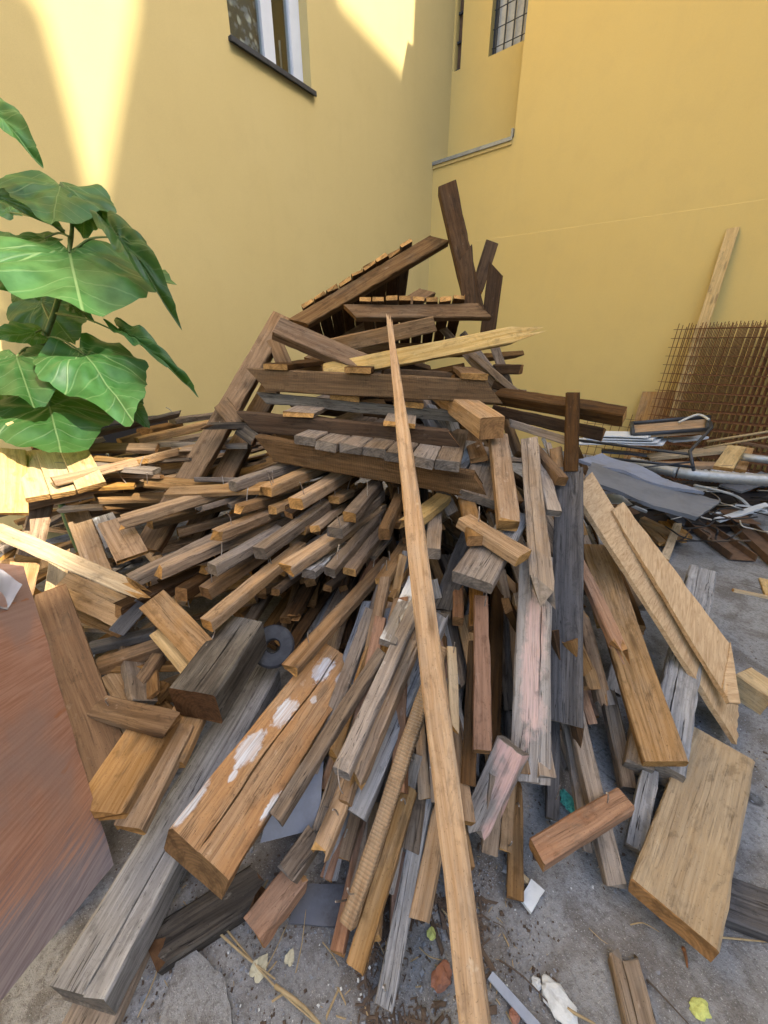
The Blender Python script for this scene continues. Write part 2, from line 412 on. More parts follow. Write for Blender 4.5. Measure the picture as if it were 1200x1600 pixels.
def nail_mesh(length, bend, r=0.0024):
    pts = [Vector((0, 0, -0.006)), Vector((0, 0, length * 0.5)), Vector((bend * 0.4, 0, length * 0.8)), Vector((bend, 0, length))]
    return tube_data(pts, r, 5)
def add_nails(o, L, w, t, rng, n, where='any'):
    for _ in range(n):
        vs, fs = nail_mesh(rng.uniform(0.04, 0.085), rng.uniform(-0.02, 0.02))
        x = rng.choice((-1, 1)) * L * rng.uniform(0.3, 0.47) if rng.random() < 0.7 else rng.uniform(-0.4, 0.4) * L
        side = 1 if rng.random() < 0.6 else -1
        m = T((x, rng.uniform(-0.3, 0.3) * w, side * t / 2)) @ Matrix.Rotation(0 if side > 0 else math.pi, 4, 'X') @ Matrix.Rotation(rng.uniform(-0.4, 0.4), 4, 'Y')
        c = bpy.data.objects.new('nail', mesh_of('nail', vs, fs)); col.objects.link(c); c.data.materials.append(M['nail'])
        c.parent = o; c.matrix_basis = m

def piece(name, mat, u0, v0, s0, u1, v1, s1, wpx, tpx, label, cat, face=None, nails=0, group=None, **kw):
    """a loose timber: pixel+depth of both ends of its visible face, face width and thickness in pixels at the first end"""
    a, b = P(u0, v0, s0), P(u1, v1, s1)
    d = depth(a); w, t = wpx * d / FPX, tpx * d / FPX
    if face == 'c': kw['up'] = CAM - (a + b) / 2
    o, L, w, t, rng = timber3(name, mat, a, b, w, t, **kw)
    if nails: add_nails(o, L, w, t, rng, nails)
    return tag(o, label, cat, group)
# ================================================================== SETTING
CORNER = Vector((0.77, 7.5, 0))
DL = Vector((-0.616, -0.788, 0)).normalized()      # along the left wall, away from the corner
DR = Vector((0.788, -0.616, 0)).normalized()       # along the right wall, away from the corner
NL, NR = DR.copy(), DL.copy()                      # wall normals, into the yard
def hit(u, v, n, off=0.0):
    r = ray(u, v); q = CORNER + n * off
    return CAM + r * ((q - CAM).dot(n) / r.dot(n))
def onwall(u, v, d, n, off=0.0):
    p = hit(u, v, n, off); return (p - CORNER).dot(d), p.z

def plaster(name, c, c2, c3):
    k = NT(name); tc = k.n('TexCoord'); v = tc.outputs['Object']
    a = k.noise(v, 0.5, 5, 0.6); b = k.noise(v, 3, 5, 0.6); g = k.noise(v, 260, 3, 0.7); st = k.noise(k.scale(v, (5, 5, 0.5)), 1, 5, 0.6)
    cc = k.mix(k.mapr(a, 0.35, 0.65), c, c2)
    cc = k.mix(k.math('MULTIPLY', k.mapr(b, 0.48, 0.74), 0.32), cc, c3)
    cc = k.mix(k.math('MULTIPLY', k.mapr(st, 0.5, 0.75), 0.22), cc, c3)
    cc = k.mix(k.math('MULTIPLY', k.mapr(g, 0.4, 0.7), 0.16), cc, tuple(x * 0.5 for x in c))
    return k.finish(cc, 0.92, k.bump(k.math('ADD', g, k.math('MULTIPLY', b, 2)), 0.35, 0.002), spec=0.15)
WALL_L = plaster('plaster_sand_yellow', (0.68, 0.52, 0.215), (0.70, 0.54, 0.23), (0.62, 0.47, 0.20))
WALL_R = plaster('plaster_ochre_yellow', (0.77, 0.54, 0.18), (0.78, 0.555, 0.19), (0.70, 0.49, 0.175))
WALL_D = plaster('plaster_ochre_lower', (0.72, 0.51, 0.185), (0.74, 0.525, 0.195), (0.63, 0.455, 0.18))
WALL_B = plaster('plaster_grey_white', (0.62, 0.58, 0.5), (0.6, 0.56, 0.48), (0.45, 0.42, 0.36))

def ground_mat():
    k = NT('yard_concrete'); tc = k.n('TexCoord'); v = tc.outputs['Object']
    a = k.noise(v, 0.9, 6, 0.6); b = k.noise(v, 5, 6, 0.65, 0.4); f = k.noise(v, 70, 4, 0.7); sp_ = k.noise(v, 240, 2, 0.7)
    c = k.mix(k.mapr(a, 0.35, 0.65), (0.26, 0.25, 0.235), (0.36, 0.345, 0.32))
    c = k.mix(k.math('MULTIPLY', k.mapr(b, 0.44, 0.62), 0.75), c, (0.15, 0.127, 0.106))
    c = k.mix(k.math('MULTIPLY', k.mapr(f, 0.46, 0.66), 0.55), c, (0.11, 0.097, 0.084))
    c = k.mix(k.math('MULTIPLY', k.mapr(sp_, 0.62, 0.68), 0.8), c, (0.5, 0.48, 0.44))
    vo = k.n('TexVoronoi', feature='DISTANCE_TO_EDGE'); vo.inputs['Scale'].default_value = 1.1
    wv = k.n('VectorMath', operation='ADD'); k.l(v, wv.inputs[0])
    nn = k.n('TexNoise'); nn.inputs['Scale'].default_value = 3; k.l(v, nn.inputs['Vector'])
    sc = k.n('VectorMath', operation='SCALE'); sc.inputs['Scale'].default_value = 0.5; k.l(nn.outputs['Color'], sc.inputs[0]); k.l(sc.outputs[0], wv.inputs[1])
    k.l(wv.outputs[0], vo.inputs['Vector'])
    cr = k.mapr(vo.outputs['Distance'], 0.0, 0.012, 1, 0)
    c = k.mix(k.math('MULTIPLY', cr, k.mapr(a, 0.48, 0.6)), c, (0.05, 0.042, 0.035))
    h = k.math('ADD', k.math('MULTIPLY', f, 0.7), k.math('ADD', k.math('MULTIPLY', b, 1.5), k.math('MULTIPLY', sp_, 0.4)))
    return k.finish(c, 0.9, k.bump(h, 1.0, 0.008), spec=0.2)

def struct(o): o['kind'] = 'structure'; return o
# ground: one sheet, gently uneven near the camera
gv, gf = [], []
xs = [-80, -40, -20, -10, -6] + [-4 + 0.1 * i for i in range(81)] + [6, 10, 20, 40, 80]
ys = [-80, -40, -20, -8, -3] + [-1 + 0.1 * i for i in range(61)] + [6, 7, 9, 12, 20, 40, 80]
for y in ys:
    for x in xs:
        inn = -4 < x < 4 and -1 < y < 5
        gv.append((x, y, (noise.noise(Vector((x * 1.3, y * 1.3, 2))) * 0.012 + noise.noise(Vector((x * 5, y * 5, 5))) * 0.005) if inn else 0))
nx = len(xs)
for j in range(len(ys) - 1):
    for i in range(nx - 1):
        a = j * nx + i; gf.append((a, a + 1, a + 1 + nx, a + nx))
struct(link('ground', mesh_of('ground', gv, gf, True), ground_mat()))

# ---- a wall in a plane, with rectangular openings that have reveals
def wall_mesh(d, n, length, height, openings, depth_=0.22, t0=0.0, z0=-0.05):
    ts = sorted({t0, length} | {q for o in openings for q in o[:2]}); zs = sorted({z0, height} | {q for o in openings for q in o[2:4]})
    V, F = [], []
    def quad(a, b, c, e): i = len(V); V.extend((a, b, c, e)); F.append((i, i + 1, i + 2, i + 3))
    pt = lambda t, z, q=0.0: CORNER + d * t + Vector((0, 0, z)) - n * q
    for i in range(len(ts) - 1):
        for j in range(len(zs) - 1):
            tm, zm = (ts[i] + ts[i + 1]) / 2, (zs[j] + zs[j + 1]) / 2
            if any(o[0] < tm < o[1] and o[2] < zm < o[3] for o in openings): continue
            quad(pt(ts[i], zs[j]), pt(ts[i + 1], zs[j]), pt(ts[i + 1], zs[j + 1]), pt(ts[i], zs[j + 1]))
    for a, b, c, e, dp in openings:
        quad(pt(a, c), pt(a, e), pt(a, e, dp), pt(a, c, dp)); quad(pt(b, c), pt(b, c, dp), pt(b, e, dp), pt(b, e))
        quad(pt(a, c), pt(a, c, dp), pt(b, c, dp), pt(b, c)); quad(pt(a, e), pt(b, e), pt(b, e, dp), pt(a, e, dp))
    return V, F
def wbox(d, n, t0, t1, q0, q1, z0, z1):
    v, f = box_data(t0, t1, q0, q1, z0, z1)
    return [CORNER + d * x + n * y + Vector((0, 0, z)) for x, y, z in v], f
def glass_mat():
    k = NT('window_glass')
    fr = k.n('LayerWeight'); fr.inputs[0].default_value = 0.5; fc_ = k.math('ADD', k.math('MULTIPLY', k.math('POWER', fr.outputs['Facing'], 3.0), 0.7), 0.06)
    g = k.n('BsdfGlossy'); g.inputs['Roughness'].default_value = 0.01
    t = k.n('BsdfTransparent'); t.inputs[0].default_value = (0.82, 0.86, 0.86, 1)
    m = k.n('MixShader'); k.l(fc_, m.inputs[0]); k.l(t.outputs[0], m.inputs[1]); k.l(g.outputs[0], m.inputs[2])
    k.l(m.outputs[0], k.out.inputs[0]); return k.m
GLASS = glass_mat()

# ---- left building with its window
tA, zA = onwall(487, 145, DL, NL); tB, zB = onwall(361, 60, DL, NL)
sill = (zA + zB) / 2; t1, t2 = tA, tB; WW = t2 - t1
bl = thing('yellow_building', 'sand yellow plastered house wall with white framed window and a sunlit patch', 'building', CORNER + DL * 4)
v, f = wall_mesh(DL, NL, 22, 11.5, [(t1, t2, sill, sill + 1.75, 0.2)], t0=-0.6)
link('wall', mesh_of('wall', v, f), WALL_L, bl)
fa, fb, fc = t1 + WW * 0.15, t1 + WW * 0.38, t1 + WW * 0.52
win = link('window', mesh_of('window', *merge([wbox(DL, NL, t1 - 0.001, fa, -0.19, -0.12, sill, sill + 1.75), wbox(DL, NL, t2 - 0.05, t2, -0.19, -0.12, sill, sill + 1.75),
    wbox(DL, NL, fa, t2 - 0.05, -0.188, -0.122, sill, sill + 0.06), wbox(DL, NL, fa, t2 - 0.05, -0.188, -0.122, sill + 1.66, sill + 1.75),
    wbox(DL, NL, fb, fc, -0.185, -0.115, sill + 0.06, sill + 1.66), wbox(DL, NL, fa - 0.02, fa - 0.008, -0.12, -0.112, sill + 0.02, sill + 1.7)])), M['frame'], bl)
for a, b in ((fa, fb), (fc, t2 - 0.05)):
    link('pane', mesh_of('pane', *wbox(DL, NL, a, b, -0.158, -0.15, sill + 0.06, sill + 1.66)), GLASS, win)
link('sill', mesh_of('sill', *merge([wbox(DL, NL, t1 - 0.03, t2 + 0.03, -0.2, 0.045, sill - 0.022, sill + 0.004), wbox(DL, NL, t1 - 0.03, t2 + 0.03, 0.03, 0.047, sill - 0.035, sill - 0.0225)])), M['darkmetal'], win)
link('room', mesh_of('room', *merge([wbox(DL, NL, t1 - 0.6, t2 + 0.6, -2.2, -2.15, sill - 0.8, sill + 2.4), wbox(DL, NL, t1 - 0.6, t1 - 0.5, -2.15, -0.3, sill - 0.8, sill + 2.4),
    wbox(DL, NL, t2 + 0.5, t2 + 0.6, -2.15, -0.3, sill - 0.8, sill + 2.4), wbox(DL, NL, t1 - 0.5, t2 + 0.5, -2.15, -0.3, sill + 2.3, sill + 2.4)])), M['interior'], bl)
# foliage reflection painted on a curtain behind the second pane
def reflection_mat():
    k = NT('painted_reflection'); tc = k.n('TexCoord'); vo = k.n('TexVoronoi'); vo.inputs['Scale'].default_value = 11; k.l(tc.outputs['Object'], vo.inputs['Vector'])
    nn = k.noise(tc.outputs['Object'], 14, 4)
    c = k.mix(k.mapr(vo.outputs['Distance'], 0.2, 0.42), (0.72, 0.74, 0.68), (0.05, 0.065, 0.075))  # light and dark blotches painted in for foliage mirrored by the panes
    c = k.mix(k.math('MULTIPLY', k.mapr(nn, 0.5, 0.62), 0.7), c, (0.3, 0.36, 0.46))
    return k.finish(c, 0.9)
cv, cf = [], []
for i in range(25):
    for z in (sill - 0.1, sill + 1.8):
        t = fc - 0.05 + (t2 - fc + 0.4) * i / 24
        cv.append(CORNER + DL * t + NL * (-0.215 - 0.02 * math.sin(i * 1.3)) + Vector((0, 0, z)))
cf = [(2 * i, 2 * i + 2, 2 * i + 3, 2 * i + 1) for i in range(24)]
tag(link('backdrop', mesh_of('backdrop', cv, cf, True), reflection_mat()), 'foliage reflection painted on a curtain behind the white framed window', 'backdrop')
# candelabrum seen through the first pane
cb = CORNER + DL * ((fa + fb) / 2 - 0.03) + NL * (-0.34) + Vector((0, 0, sill))
ca = thing('candelabrum', 'white branched candle holder standing behind the window pane', 'candle holder', cb)
tube('stem', [cb, cb + Vector((0, 0, 0.34))], 0.008, M['white'], ca)
link('base', mesh_of('base', *tube_data([cb, cb + Vector((0, 0, 0.02))], 0.055, 12, 0.02)), M['white'], ca)
for sg in (-1, 1):
    tube('arm', smoothpath([cb + Vector((0, 0, 0.2)), cb + DL * sg * 0.06 + Vector((0, 0, 0.14)), cb + DL * sg * 0.12 + Vector((0, 0, 0.24))], 5), 0.006, M['white'], ca)
    tube('candle', [cb + DL * sg * 0.12 + Vector((0, 0, 0.24)), cb + DL * sg * 0.12 + Vector((0, 0, 0.46))], 0.011, M['white'], ca)
tube('candle', [cb + Vector((0, 0, 0.34)), cb + Vector((0, 0, 0.58))], 0.011, M['white'], ca)

# ---- right building: lower wall with zinc flashing, upper wall set back beside the corner, barred window
tN, zN = onwall(803, 214, DR, NR); _, zN2 = onwall(667, 259, DR, NR); zled = (zN + zN2) / 2
br = thing('yellow_building', 'ochre yellow building with a set-back upper wall, zinc flashing and barred window', 'building', CORNER + DR * 4)
REC = 0.42
HR = 10.5
_, zl = onwall(800, 369, DR, NR); _, zl2 = onwall(1190, 313, DR, NR)
def quads(lst):
    V, F = [], []
    for q in lst: i = len(V); V.extend(q); F.append((i, i + 1, i + 2, i + 3))
    return V, F
pr = lambda t, z, q=0.0: CORNER + DR * t + Vector((0, 0, z)) - NR * q
seam0, seam1 = zl - (zl2 - zl) * 0.3, zl2 + (zl2 - zl) * 1.2
tS, _ = onwall(1190, 313, DR, NR)
seam = lambda t: zl + (zl2 - zl) * (t - onwall(800, 369, DR, NR)[0]) / (tS - onwall(800, 369, DR, NR)[0])
link('lower_wall', mesh_of('wall', *quads([(pr(0, -0.05, -0.002), pr(20, -0.05, -0.002), pr(20, seam(20), -0.002), pr(0, seam(0), -0.002)),
      (pr(0, seam(0), -0.002), pr(20, seam(20), -0.002), pr(20, seam(20) + 0.006, 0), pr(0, seam(0) + 0.006, 0))])), WALL_R, br)
link('upper_wall', mesh_of('wall', *quads([(pr(0, seam(0) + 0.006), pr(tN, seam(tN) + 0.006), pr(tN, zled), pr(0, zled)), (pr(tN, seam(tN) + 0.006), pr(20, seam(20) + 0.006), pr(20, HR), pr(tN, HR)),
      (pr(tN, zled), pr(tN, HR), pr(tN, HR, REC), pr(tN, zled, REC)), (pr(0, zled), pr(tN, zled), pr(tN, zled, REC), pr(0, zled, REC))])), WALL_R, br)
# set-back wall with two windows (the openings are measured on the set-back plane)
wt0, wz0 = onwall(763, 89, DR, NR, -REC); wt1 = wt0 + 0.62
CORNER_S = CORNER.copy(); CORNER = CORNER_S - NR * REC
wn0 = 0.1; _, wzn = onwall(676, 128, DR, NR)
v, f = wall_mesh(DR, NR, tN, HR, [(wt0, wt1, wz0, wz0 + 1.1, 0.16), (0.03, 0.14, wzn, wzn + 1.3, 0.12)], z0=zled)
link('set_back_wall', mesh_of('wall', v, f), WALL_R, br)
bw = link('window', mesh_of('window', *merge([wbox(DR, NR, wt0, wt0 + 0.05, -0.15, -0.11, wz0, wz0 + 1.1), wbox(DR, NR, wt1 - 0.05, wt1, -0.15, -0.11, wz0, wz0 + 1.1), wbox(DR, NR, wt0 + 0.05, wt1 - 0.05, -0.15, -0.11, wz0, wz0 + 0.05)])), M['darkmetal'], br)
link('pane', mesh_of('pane', *wbox(DR, NR, wt0 + 0.05, wt1 - 0.05, -0.14, -0.13, wz0 + 0.05, wz0 + 1.1)), M['ivory'], bw)  # opaque ivory stands in for the yellowish reflection on the glass
for i in range(5):
    t = wt0 + 0.06 + (wt1 - wt0 - 0.12) * i / 4
    link('bar', mesh_of('bar', *wbox(DR, NR, t - 0.008, t + 0.008, -0.09, -0.074, wz0 + 0.01, wz0 + 1.1)), M['darkmetal'], bw)
for i in range(6):
    z = wz0 + 0.1 + i * 0.19
    link('bar', mesh_of('bar', *wbox(DR, NR, wt0 + 0.01, wt1 - 0.01, -0.074, -0.062, z, z + 0.006)), M['darkmetal'], bw)
sw = link('window', mesh_of('window', *wbox(DR, NR, 0.03, 0.14, -0.119, -0.1, wzn, wzn + 1.3)), M['rustlight'], br)
for i in range(4): link('bar', mesh_of('bar', *wbox(DR, NR, 0.03, 0.14, -0.08, -0.06, wzn + 0.02 + i * 0.3, wzn + 0.045 + i * 0.3)), M['darkmetal'], sw)
CORNER = CORNER_S
link('flashing', mesh_of('flashing', *merge([wbox(DR, NR, 0.0, tN - 0.01, -REC, 0.03, zled + 0.003, zled + 0.006), wbox(DR, NR, 0.0, tN - 0.01, 0.03, 0.036, zled - 0.035, zled + 0.0065),
     wbox(DR, NR, tN - 0.035, tN - 0.008, -0.1, 0.03, zled + 0.0065, zled + 0.09)])), M['zinc'], br)
link('cornice', mesh_of('cornice', *wbox(DR, NR, 0.0, tN - 0.02, 0.002, 0.018, zled - 0.075, zled - 0.036)), WALL_D, br)
# roof of the right building is out of frame: eaves
link('eaves', mesh_of('eaves', *wbox(DR, NR, 1.9, 20, -0.5, 0.32, HR - 0.25, HR)), M['zinc'], br)

# ---- houses across the yard, behind and to the right of the camera: unseen, rooflines shaped to shade the yard
K = 11.0                                          # distance of their fronts along the sun's horizontal direction
SQ = Vector((-SH.y, SH.x, 0)); te = math.tan(SUN_EL)
SQ = SQ if SQ.y > 0 else -SQ
def qh(p): return p.dot(SQ), p.z - p.dot(SH) * te
def wl_(u, v): return qh(hit(u, v, NL))
def house(name, label, poly, thick, mat, off=0.0):
    """front outline in (across, height) with a real depth behind it"""
    base = [(q, h + (K + off) * te) for q, h in poly]
    qs = [q for q, h in base]
    loop = [(min(qs), -0.05)] + base + [(max(qs), -0.05)]
    n = len(loop); V = []
    for dd in (0, thick):
        V += [SH * (K + off + dd) + SQ * q + Vector((0, 0, h)) for q, h in loop]
    F = [tuple(range(n)), tuple(range(n, 2 * n))[::-1]] + [(i, i + n, (i + 1) % n + n, (i + 1) % n) for i in range(n)]
    c = SH * (K + off); V = [x - c for x in V]
    return tag(link(name, mesh_of(name, V, F), mat, None, T(c)), label, 'building')
a0, a1, a2 = wl_(62, 0), wl_(100, 130), wl_(128, 335)
b0, b1, b2 = wl_(152, 335), wl_(212, 0), wl_(528, 0)
b3 = wl_(628, 112); b4 = (b3[0] + (b3[0] - b2[0]) * 1.2, b3[1] + (b3[1] - b2[1]) * 1.2)
lo = 2.3
house('neighbour_house', 'low roofed house across the yard beside a narrow tower', [(-16, lo + 3), (-3.5, lo + 3), (-1.0, lo), (0.3, lo), (0.46, lo + 0.42), (0.86, lo + 0.45)], 7, WALL_B)
house('shade_tower', 'unseen narrow tower shaped to shade the left wall, between two houses across the yard', [(0.861, a0[1] + 0.0), (a0[0] - 0.12, a0[1] + 0.05), a0, a1, a2], 3, WALL_B)  # outline shaped to shade the wall left of the sun wedge
ridge = ((b1[0] * 0.35 + b2[0] * 0.65), b2[1] + 2.2)
house('gabled_house', 'tall gabled house across the yard', [b0, b1, (b1[0] + 0.25, b1[1] + 1.6), ridge, b2, b3, b4, (b4[0] + 8, b4[1] - 3)], 8, WALL_B)
house('sun_gap_wall', 'unseen wall added to block sun between the narrow tower and the gabled house', [(a2[0] - 0.3, a2[1] - 0.35), (b0[0] + 0.3, b0[1] - 0.35)], 1.5, WALL_B, 1.0)  # added to stop sun leaking through the gap below the roofs
# unseen loose box added to throw the small sharp shadow beside the corner
c0, c1, c2, c3 = [hit(u, v, NL) for u, v in ((628, 113), (637, 65), (672, 90), (667, 175))]
def shade_pt(p, k): return p + (SH + Vector((0, 0, te))) * k
bxv = [shade_pt(p, 2.6) for p in (c0, c1, c2, c3)] + [shade_pt(p, 2.6) + SH * 0.35 for p in (c0, c1, c2, c3)]
tag(link('shadow_blocker', mesh_of('shadow_blocker', bxv, [(0, 1, 2, 3), (4, 7, 6, 5), (0, 4, 5, 1), (1, 5, 6, 2), (2, 6, 7, 3), (3, 7, 4, 0)]), M['zinc']),
    'unseen added hood fixed high on the ochre building near the corner', 'blocker')
# ================================================================== TIMBER: the big pieces
pc = piece
# --- left foreground
pc('beam', 'cool', 118, 1552, 10.125, 412, 1042, 10.16, 104, 62, 'long silver grey cracked beam lying beside the orange painted beam', 'beam', crack=-0.25, bow=0.0)
pc('board', 'grey', 118, 1640, 10.03, 215, 1440, 10.03, 88, 22, 'flat grey brown board lying under the end of the silver grey beam', 'board')
pbeam = pc('beam', 'painted', 310, 1334, 10.36, 532, 1020, 10.31, 124, 76, 'thick orange brown beam with white paint patches and a long crack', 'beam', crack=0.05, end='mid', wane=0.5, skew=0.05, roll=20)
def local_spots(o, spots):
    m = o.matrix_basis; inv = m.inverted(); top = m @ Vector((0, 0, 0.05)); nn = (m.to_3x3() @ Vector((0, 0, 1))).normalized(); out = []
    zt = max(v.co.z for v in o.data.vertices); pt0 = m @ Vector((0, 0, zt))
    for u, v, rx, ry in spots:
        r = ray(u, v); q = inv @ (CAM + r * ((pt0 - CAM).dot(nn) / r.dot(nn))); out.append((q.x, q.y, rx, ry))
    return out
pbeam.data.materials[0] = wood('wood_orange_with_white_patches', (0.36, 0.175, 0.07), (0.58, 0.32, 0.135), (0.52, 0.38, 0.24), 0.45, 0.5, 0.05,
    paint=((0.76, 0.76, 0.76), 0.0, 0.35, local_spots(pbeam, [(446, 1112, 0.07, 0.034), (390, 1170, 0.075, 0.032), (505, 1045, 0.08, 0.04), (300, 1252, 0.07, 0.02), (490, 1093, 0.02, 0.012), (425, 1255, 0.05, 0.012), (535, 1060, 0.05, 0.03), (365, 1210, 0.02, 0.01)]), 0))
pc('beam', 'burnt', 298, 1082, 10.44, 380, 968, 10.47, 82, 66, 'short rotten beam stub with blackened top and rounded brown end', 'beam', crack=-0.1, end='dark')
pc('board', 'tan', 149, 1268, 10.32, 246, 1116, 10.34, 84, 22, 'short broad tan board with dark knots and pale scuffs', 'board')
pc('board', 'tan', 200, 1290, 10.28, 285, 1130, 10.30, 48, 22, 'narrow tan board tucked under the short broad tan board', 'board')
pc('board', 'tan', 255, 1190, 10.27, 305, 1092, 10.30, 62, 18, 'splintered pale tan board end poking out beneath the rotten beam stub', 'board', e1='split')
pc('board', 'redbrown', 162, 1210, 10.22, 66, 925, 10.60, 74, 14, 'wide smooth red brown board slanting down beside the red plywood', 'board', end='dark')
pc('plank', 'dark', 110, 1250, 10.12, 40, 985, 10.42, 36, 26, 'dark split plank between the red plywood and the wide brown board', 'plank', crack=0.2)
pc('board', 'burnt', 240, 1480, 10.03, 400, 1378, 10.05, 60, 26, 'decayed dark board lying under the end of the orange painted beam', 'board', e1='split', e0='split')
pc('block', 'red', 393, 1452, 10.10, 462, 1362, 10.12, 46, 34, 'short red brown block lying near the grey slab', 'block')
pc('block', 'grey', 447, 1362, 10.16, 490, 1302, 10.18, 34, 26, 'small dark grey block above the short red brown block', 'block')

# --- the long pale batten over the pile
pc('batten', 'pinktan', 746, 1640, 10.17, 609, 508, 1.93, 50, 42, 'very long pale tan batten leaning over the whole heap up to the panels', 'batten',
   wp=[1.0, 1.05, 1.1, 1.1, 1.0, 0.85, 0.62, 0.42], e1='split', end='light', roll=-14, nails=0)

# --- lower fan of battens towards the viewer
LF = [
 ('saw', 540, 1446, 10.15, 688, 1010, 10.55, 30, 26, 'pale sawn batten with cross saw marks, end resting on another batten', 1),
 ('tan', 553, 1512, 10.08, 640, 1230, 10.26, 36, 30, 'tan batten lying under the pale sawn batten, its end on the ground', 0),
 ('cool', 598, 1578, 10.05, 690, 1120, 10.30, 36, 24, 'grey weathered batten reaching farthest out over the dirt', 0),
 ('tan', 655, 1438, 10.12, 702, 1205, 10.26, 38, 30, 'short light tan batten beside the long pale batten with a nail', 1),
 ('whitish', 602, 1392, 10.10, 650, 1180, 10.28, 30, 18, 'blue grey strip with a white painted edge under the sawn batten', 1),
 ('tan', 499, 1328, 10.24, 640, 1000, 10.52, 34, 28, 'tan batten with two long nails sticking from its end', 2),
 ('grey', 532, 1205, 10.43, 655, 930, 10.60, 34, 26, 'grey batten with orange cut end and a loop of thin wire', 0),
 ('tan', 556, 1215, 10.38, 672, 945, 10.55, 26, 34, 'tan batten tight beside the grey batten with orange cut end', 0),
 ('cool', 556, 1272, 10.28, 690, 960, 10.50, 36, 30, 'thick grey batten between two tan ones in the fan', 0),
 ('grey', 590, 1295, 10.20, 690, 1020, 10.44, 26, 26, 'narrow grey brown batten behind the thick grey batten', 0),
 ('grey', 428, 1278, 10.34, 592, 1020, 10.52, 30, 24, 'grey batten running along the side of the orange painted beam', 0),
 ('red', 755, 1172, 10.40, 752, 930, 10.62, 33, 24, 'reddish batten pointing straight down with a clean cut end', 1),
 ('dark', 732, 1226, 10.28, 742, 1000, 10.50, 28, 26, 'dark brown batten half hidden behind the reddish batten', 0),
 ('pale', 710, 1135, 10.40, 706, 1010, 10.50, 20, 16, 'pale pointed stick end beside the long pale batten', 0),
 ('cool', 672, 1235, 10.22, 700, 1060, 10.40, 34, 22, 'flat light grey board end peeping out under the long pale batten', 0),
 ('grey', 640, 1330, 10.16, 672, 1060, 10.36, 40, 22, 'wide mottled grey board beneath the sawn batten', 0),
 ('grey', 766, 1335, 10.10, 778, 1215, 10.26, 30, 26, 'pointed grey timber end behind the grey and pink stump', 0),
 ('brown', 806, 1405, 10.04, 806, 1225, 10.12, 30, 16, 'thin dirty lath lying flat on the ground under the pink painted beam', 0),
 ('tan', 790, 1330, 10.08, 800, 1220, 10.16, 22, 18, 'thin tan lath on the ground under the pink painted beam', 0),
 ('dgrey', 864, 1278, 10.06, 866, 1110, 10.20, 24, 20, 'dark grey lath below the dark grey board', 0),
 ('grey', 920, 1330, 10.05, 886, 1130, 10.20, 16, 18, 'thin cracked grey branch-like lath beside the turquoise fluff', 0),
 ('grey', 966, 1384, 10.07, 894, 1080, 10.30, 38, 24, 'long flat grey board under the short red brown timber', 0),
 ('cool', 994, 1326, 10.06, 1018, 1205, 10.12, 32, 18, 'short grey board end between the olive block and the long flat grey board', 0),
 ('red', 840, 1328, 10.17, 978, 1246, 10.19, 42, 34, 'short red brown timber lying across the grey boards', 0),
]
for m, u0, v0, s0, u1, v1, s1, w, t, lb, nn in LF:
    q_ = pc('batten', m, u0, v0, s0, u1, v1, s1, w * 0.84, t * 0.84, lb, 'batten', nails=nn + 1, group='battens fanning out of the heap')
    if 'loop of thin wire' in lb:
        e_ = P(u0, v0, s0); tube('wire', smoothpath([P(540, 1060, 1.45), P(592, 1130, 1.2), P(560, 1150, 1.15), P(531, 1190, 1.04), P(530, 1225, 1.0), P(536, 1240, 1.0)], 8), 0.0014, M['nail'], q_, 5)
pc('stump', 'pink', 738, 1300, 10.12, 796, 1168, 10.34, 46, 40, 'grey timber stump with a pink paint patch beside the pink painted beam', 'timber', e0='split')

# --- right of the long batten
kbeam = pc('beam', 'pink', 826, 1220, 10.24, 838, 868, 10.74, 60, 34, 'grey beam with washed pink paint, standing steep against the heap', 'beam', crack=-0.45, end='grey', face='c')
kbeam.data.materials[0] = wood('wood_grey_with_pink_paint', (0.25, 0.2, 0.16), (0.47, 0.41, 0.345), (0.38, 0.34, 0.30), 0.5, 0.8, 0.05,
    paint=((0.68, 0.46, 0.38), 0.0, 0.45, local_spots(kbeam, [(836, 990, 0.20, 0.045), (828, 1060, 0.22, 0.04), (838, 1110, 0.08, 0.04)]), 0))
pc('board', 'grey', 846, 908, 1.36, 826, 684, 1.84, 34, 14, 'weathered grey brown board with broken lower end above the pink beam', 'board', face='c', e0='split', crack=0.3)
pc('board', 'dgrey', 882, 1130, 10.30, 890, 730, 1.74, 52, 12, 'smooth dark grey board standing upright beside the pink beam', 'board', face='c', skew=0.03)
pc('batten', 'tan', 797, 812, 1.5, 780, 676, 1.86, 34, 26, 'light tan batten with square end hanging below the square beam end', 'batten', nails=0)
pc('beam', 'tan', 772, 652, 1.72, 690, 598, 2.3, 44, 34, 'square cut beam end with dark stain pointing at the viewer', 'beam', end='mid')
pc('board', 'grey', 738, 902, 1.36, 776, 838, 1.62, 66, 20, 'dusty grey board end with a bent nail, sticking out under the tan battens', 'board', nails=1)
pc('batten', 'tan', 820, 864, 1.40, 726, 806, 1.62, 34, 22, 'golden brown batten lying across the dusty board', 'batten')
pc('batten', 'brown', 745, 838, 1.50, 728, 770, 1.85, 28, 18, 'short brown batten above the golden brown batten', 'batten', nails=1)
pc('batten', 'grey', 676, 858, 1.6, 682, 792, 2.0, 25, 18, 'grey brown batten end directly right of the long pale batten', 'batten')
pc('batten', 'brown', 746, 978, 1.45, 744, 880, 1.9, 25, 16, 'brown batten end with nail holes below the dusty board', 'batten', nails=1)
pc('batten', 'red', 716, 965, 1.52, 716, 880, 1.9, 17, 16, 'narrow red brown batten end below the dusty board', 'batten')
pc('board', 'grey', 748, 775, 1.72, 772, 700, 2.0, 62, 16, 'wide dusty grey board lying under the tan batten', 'board', roll=12)
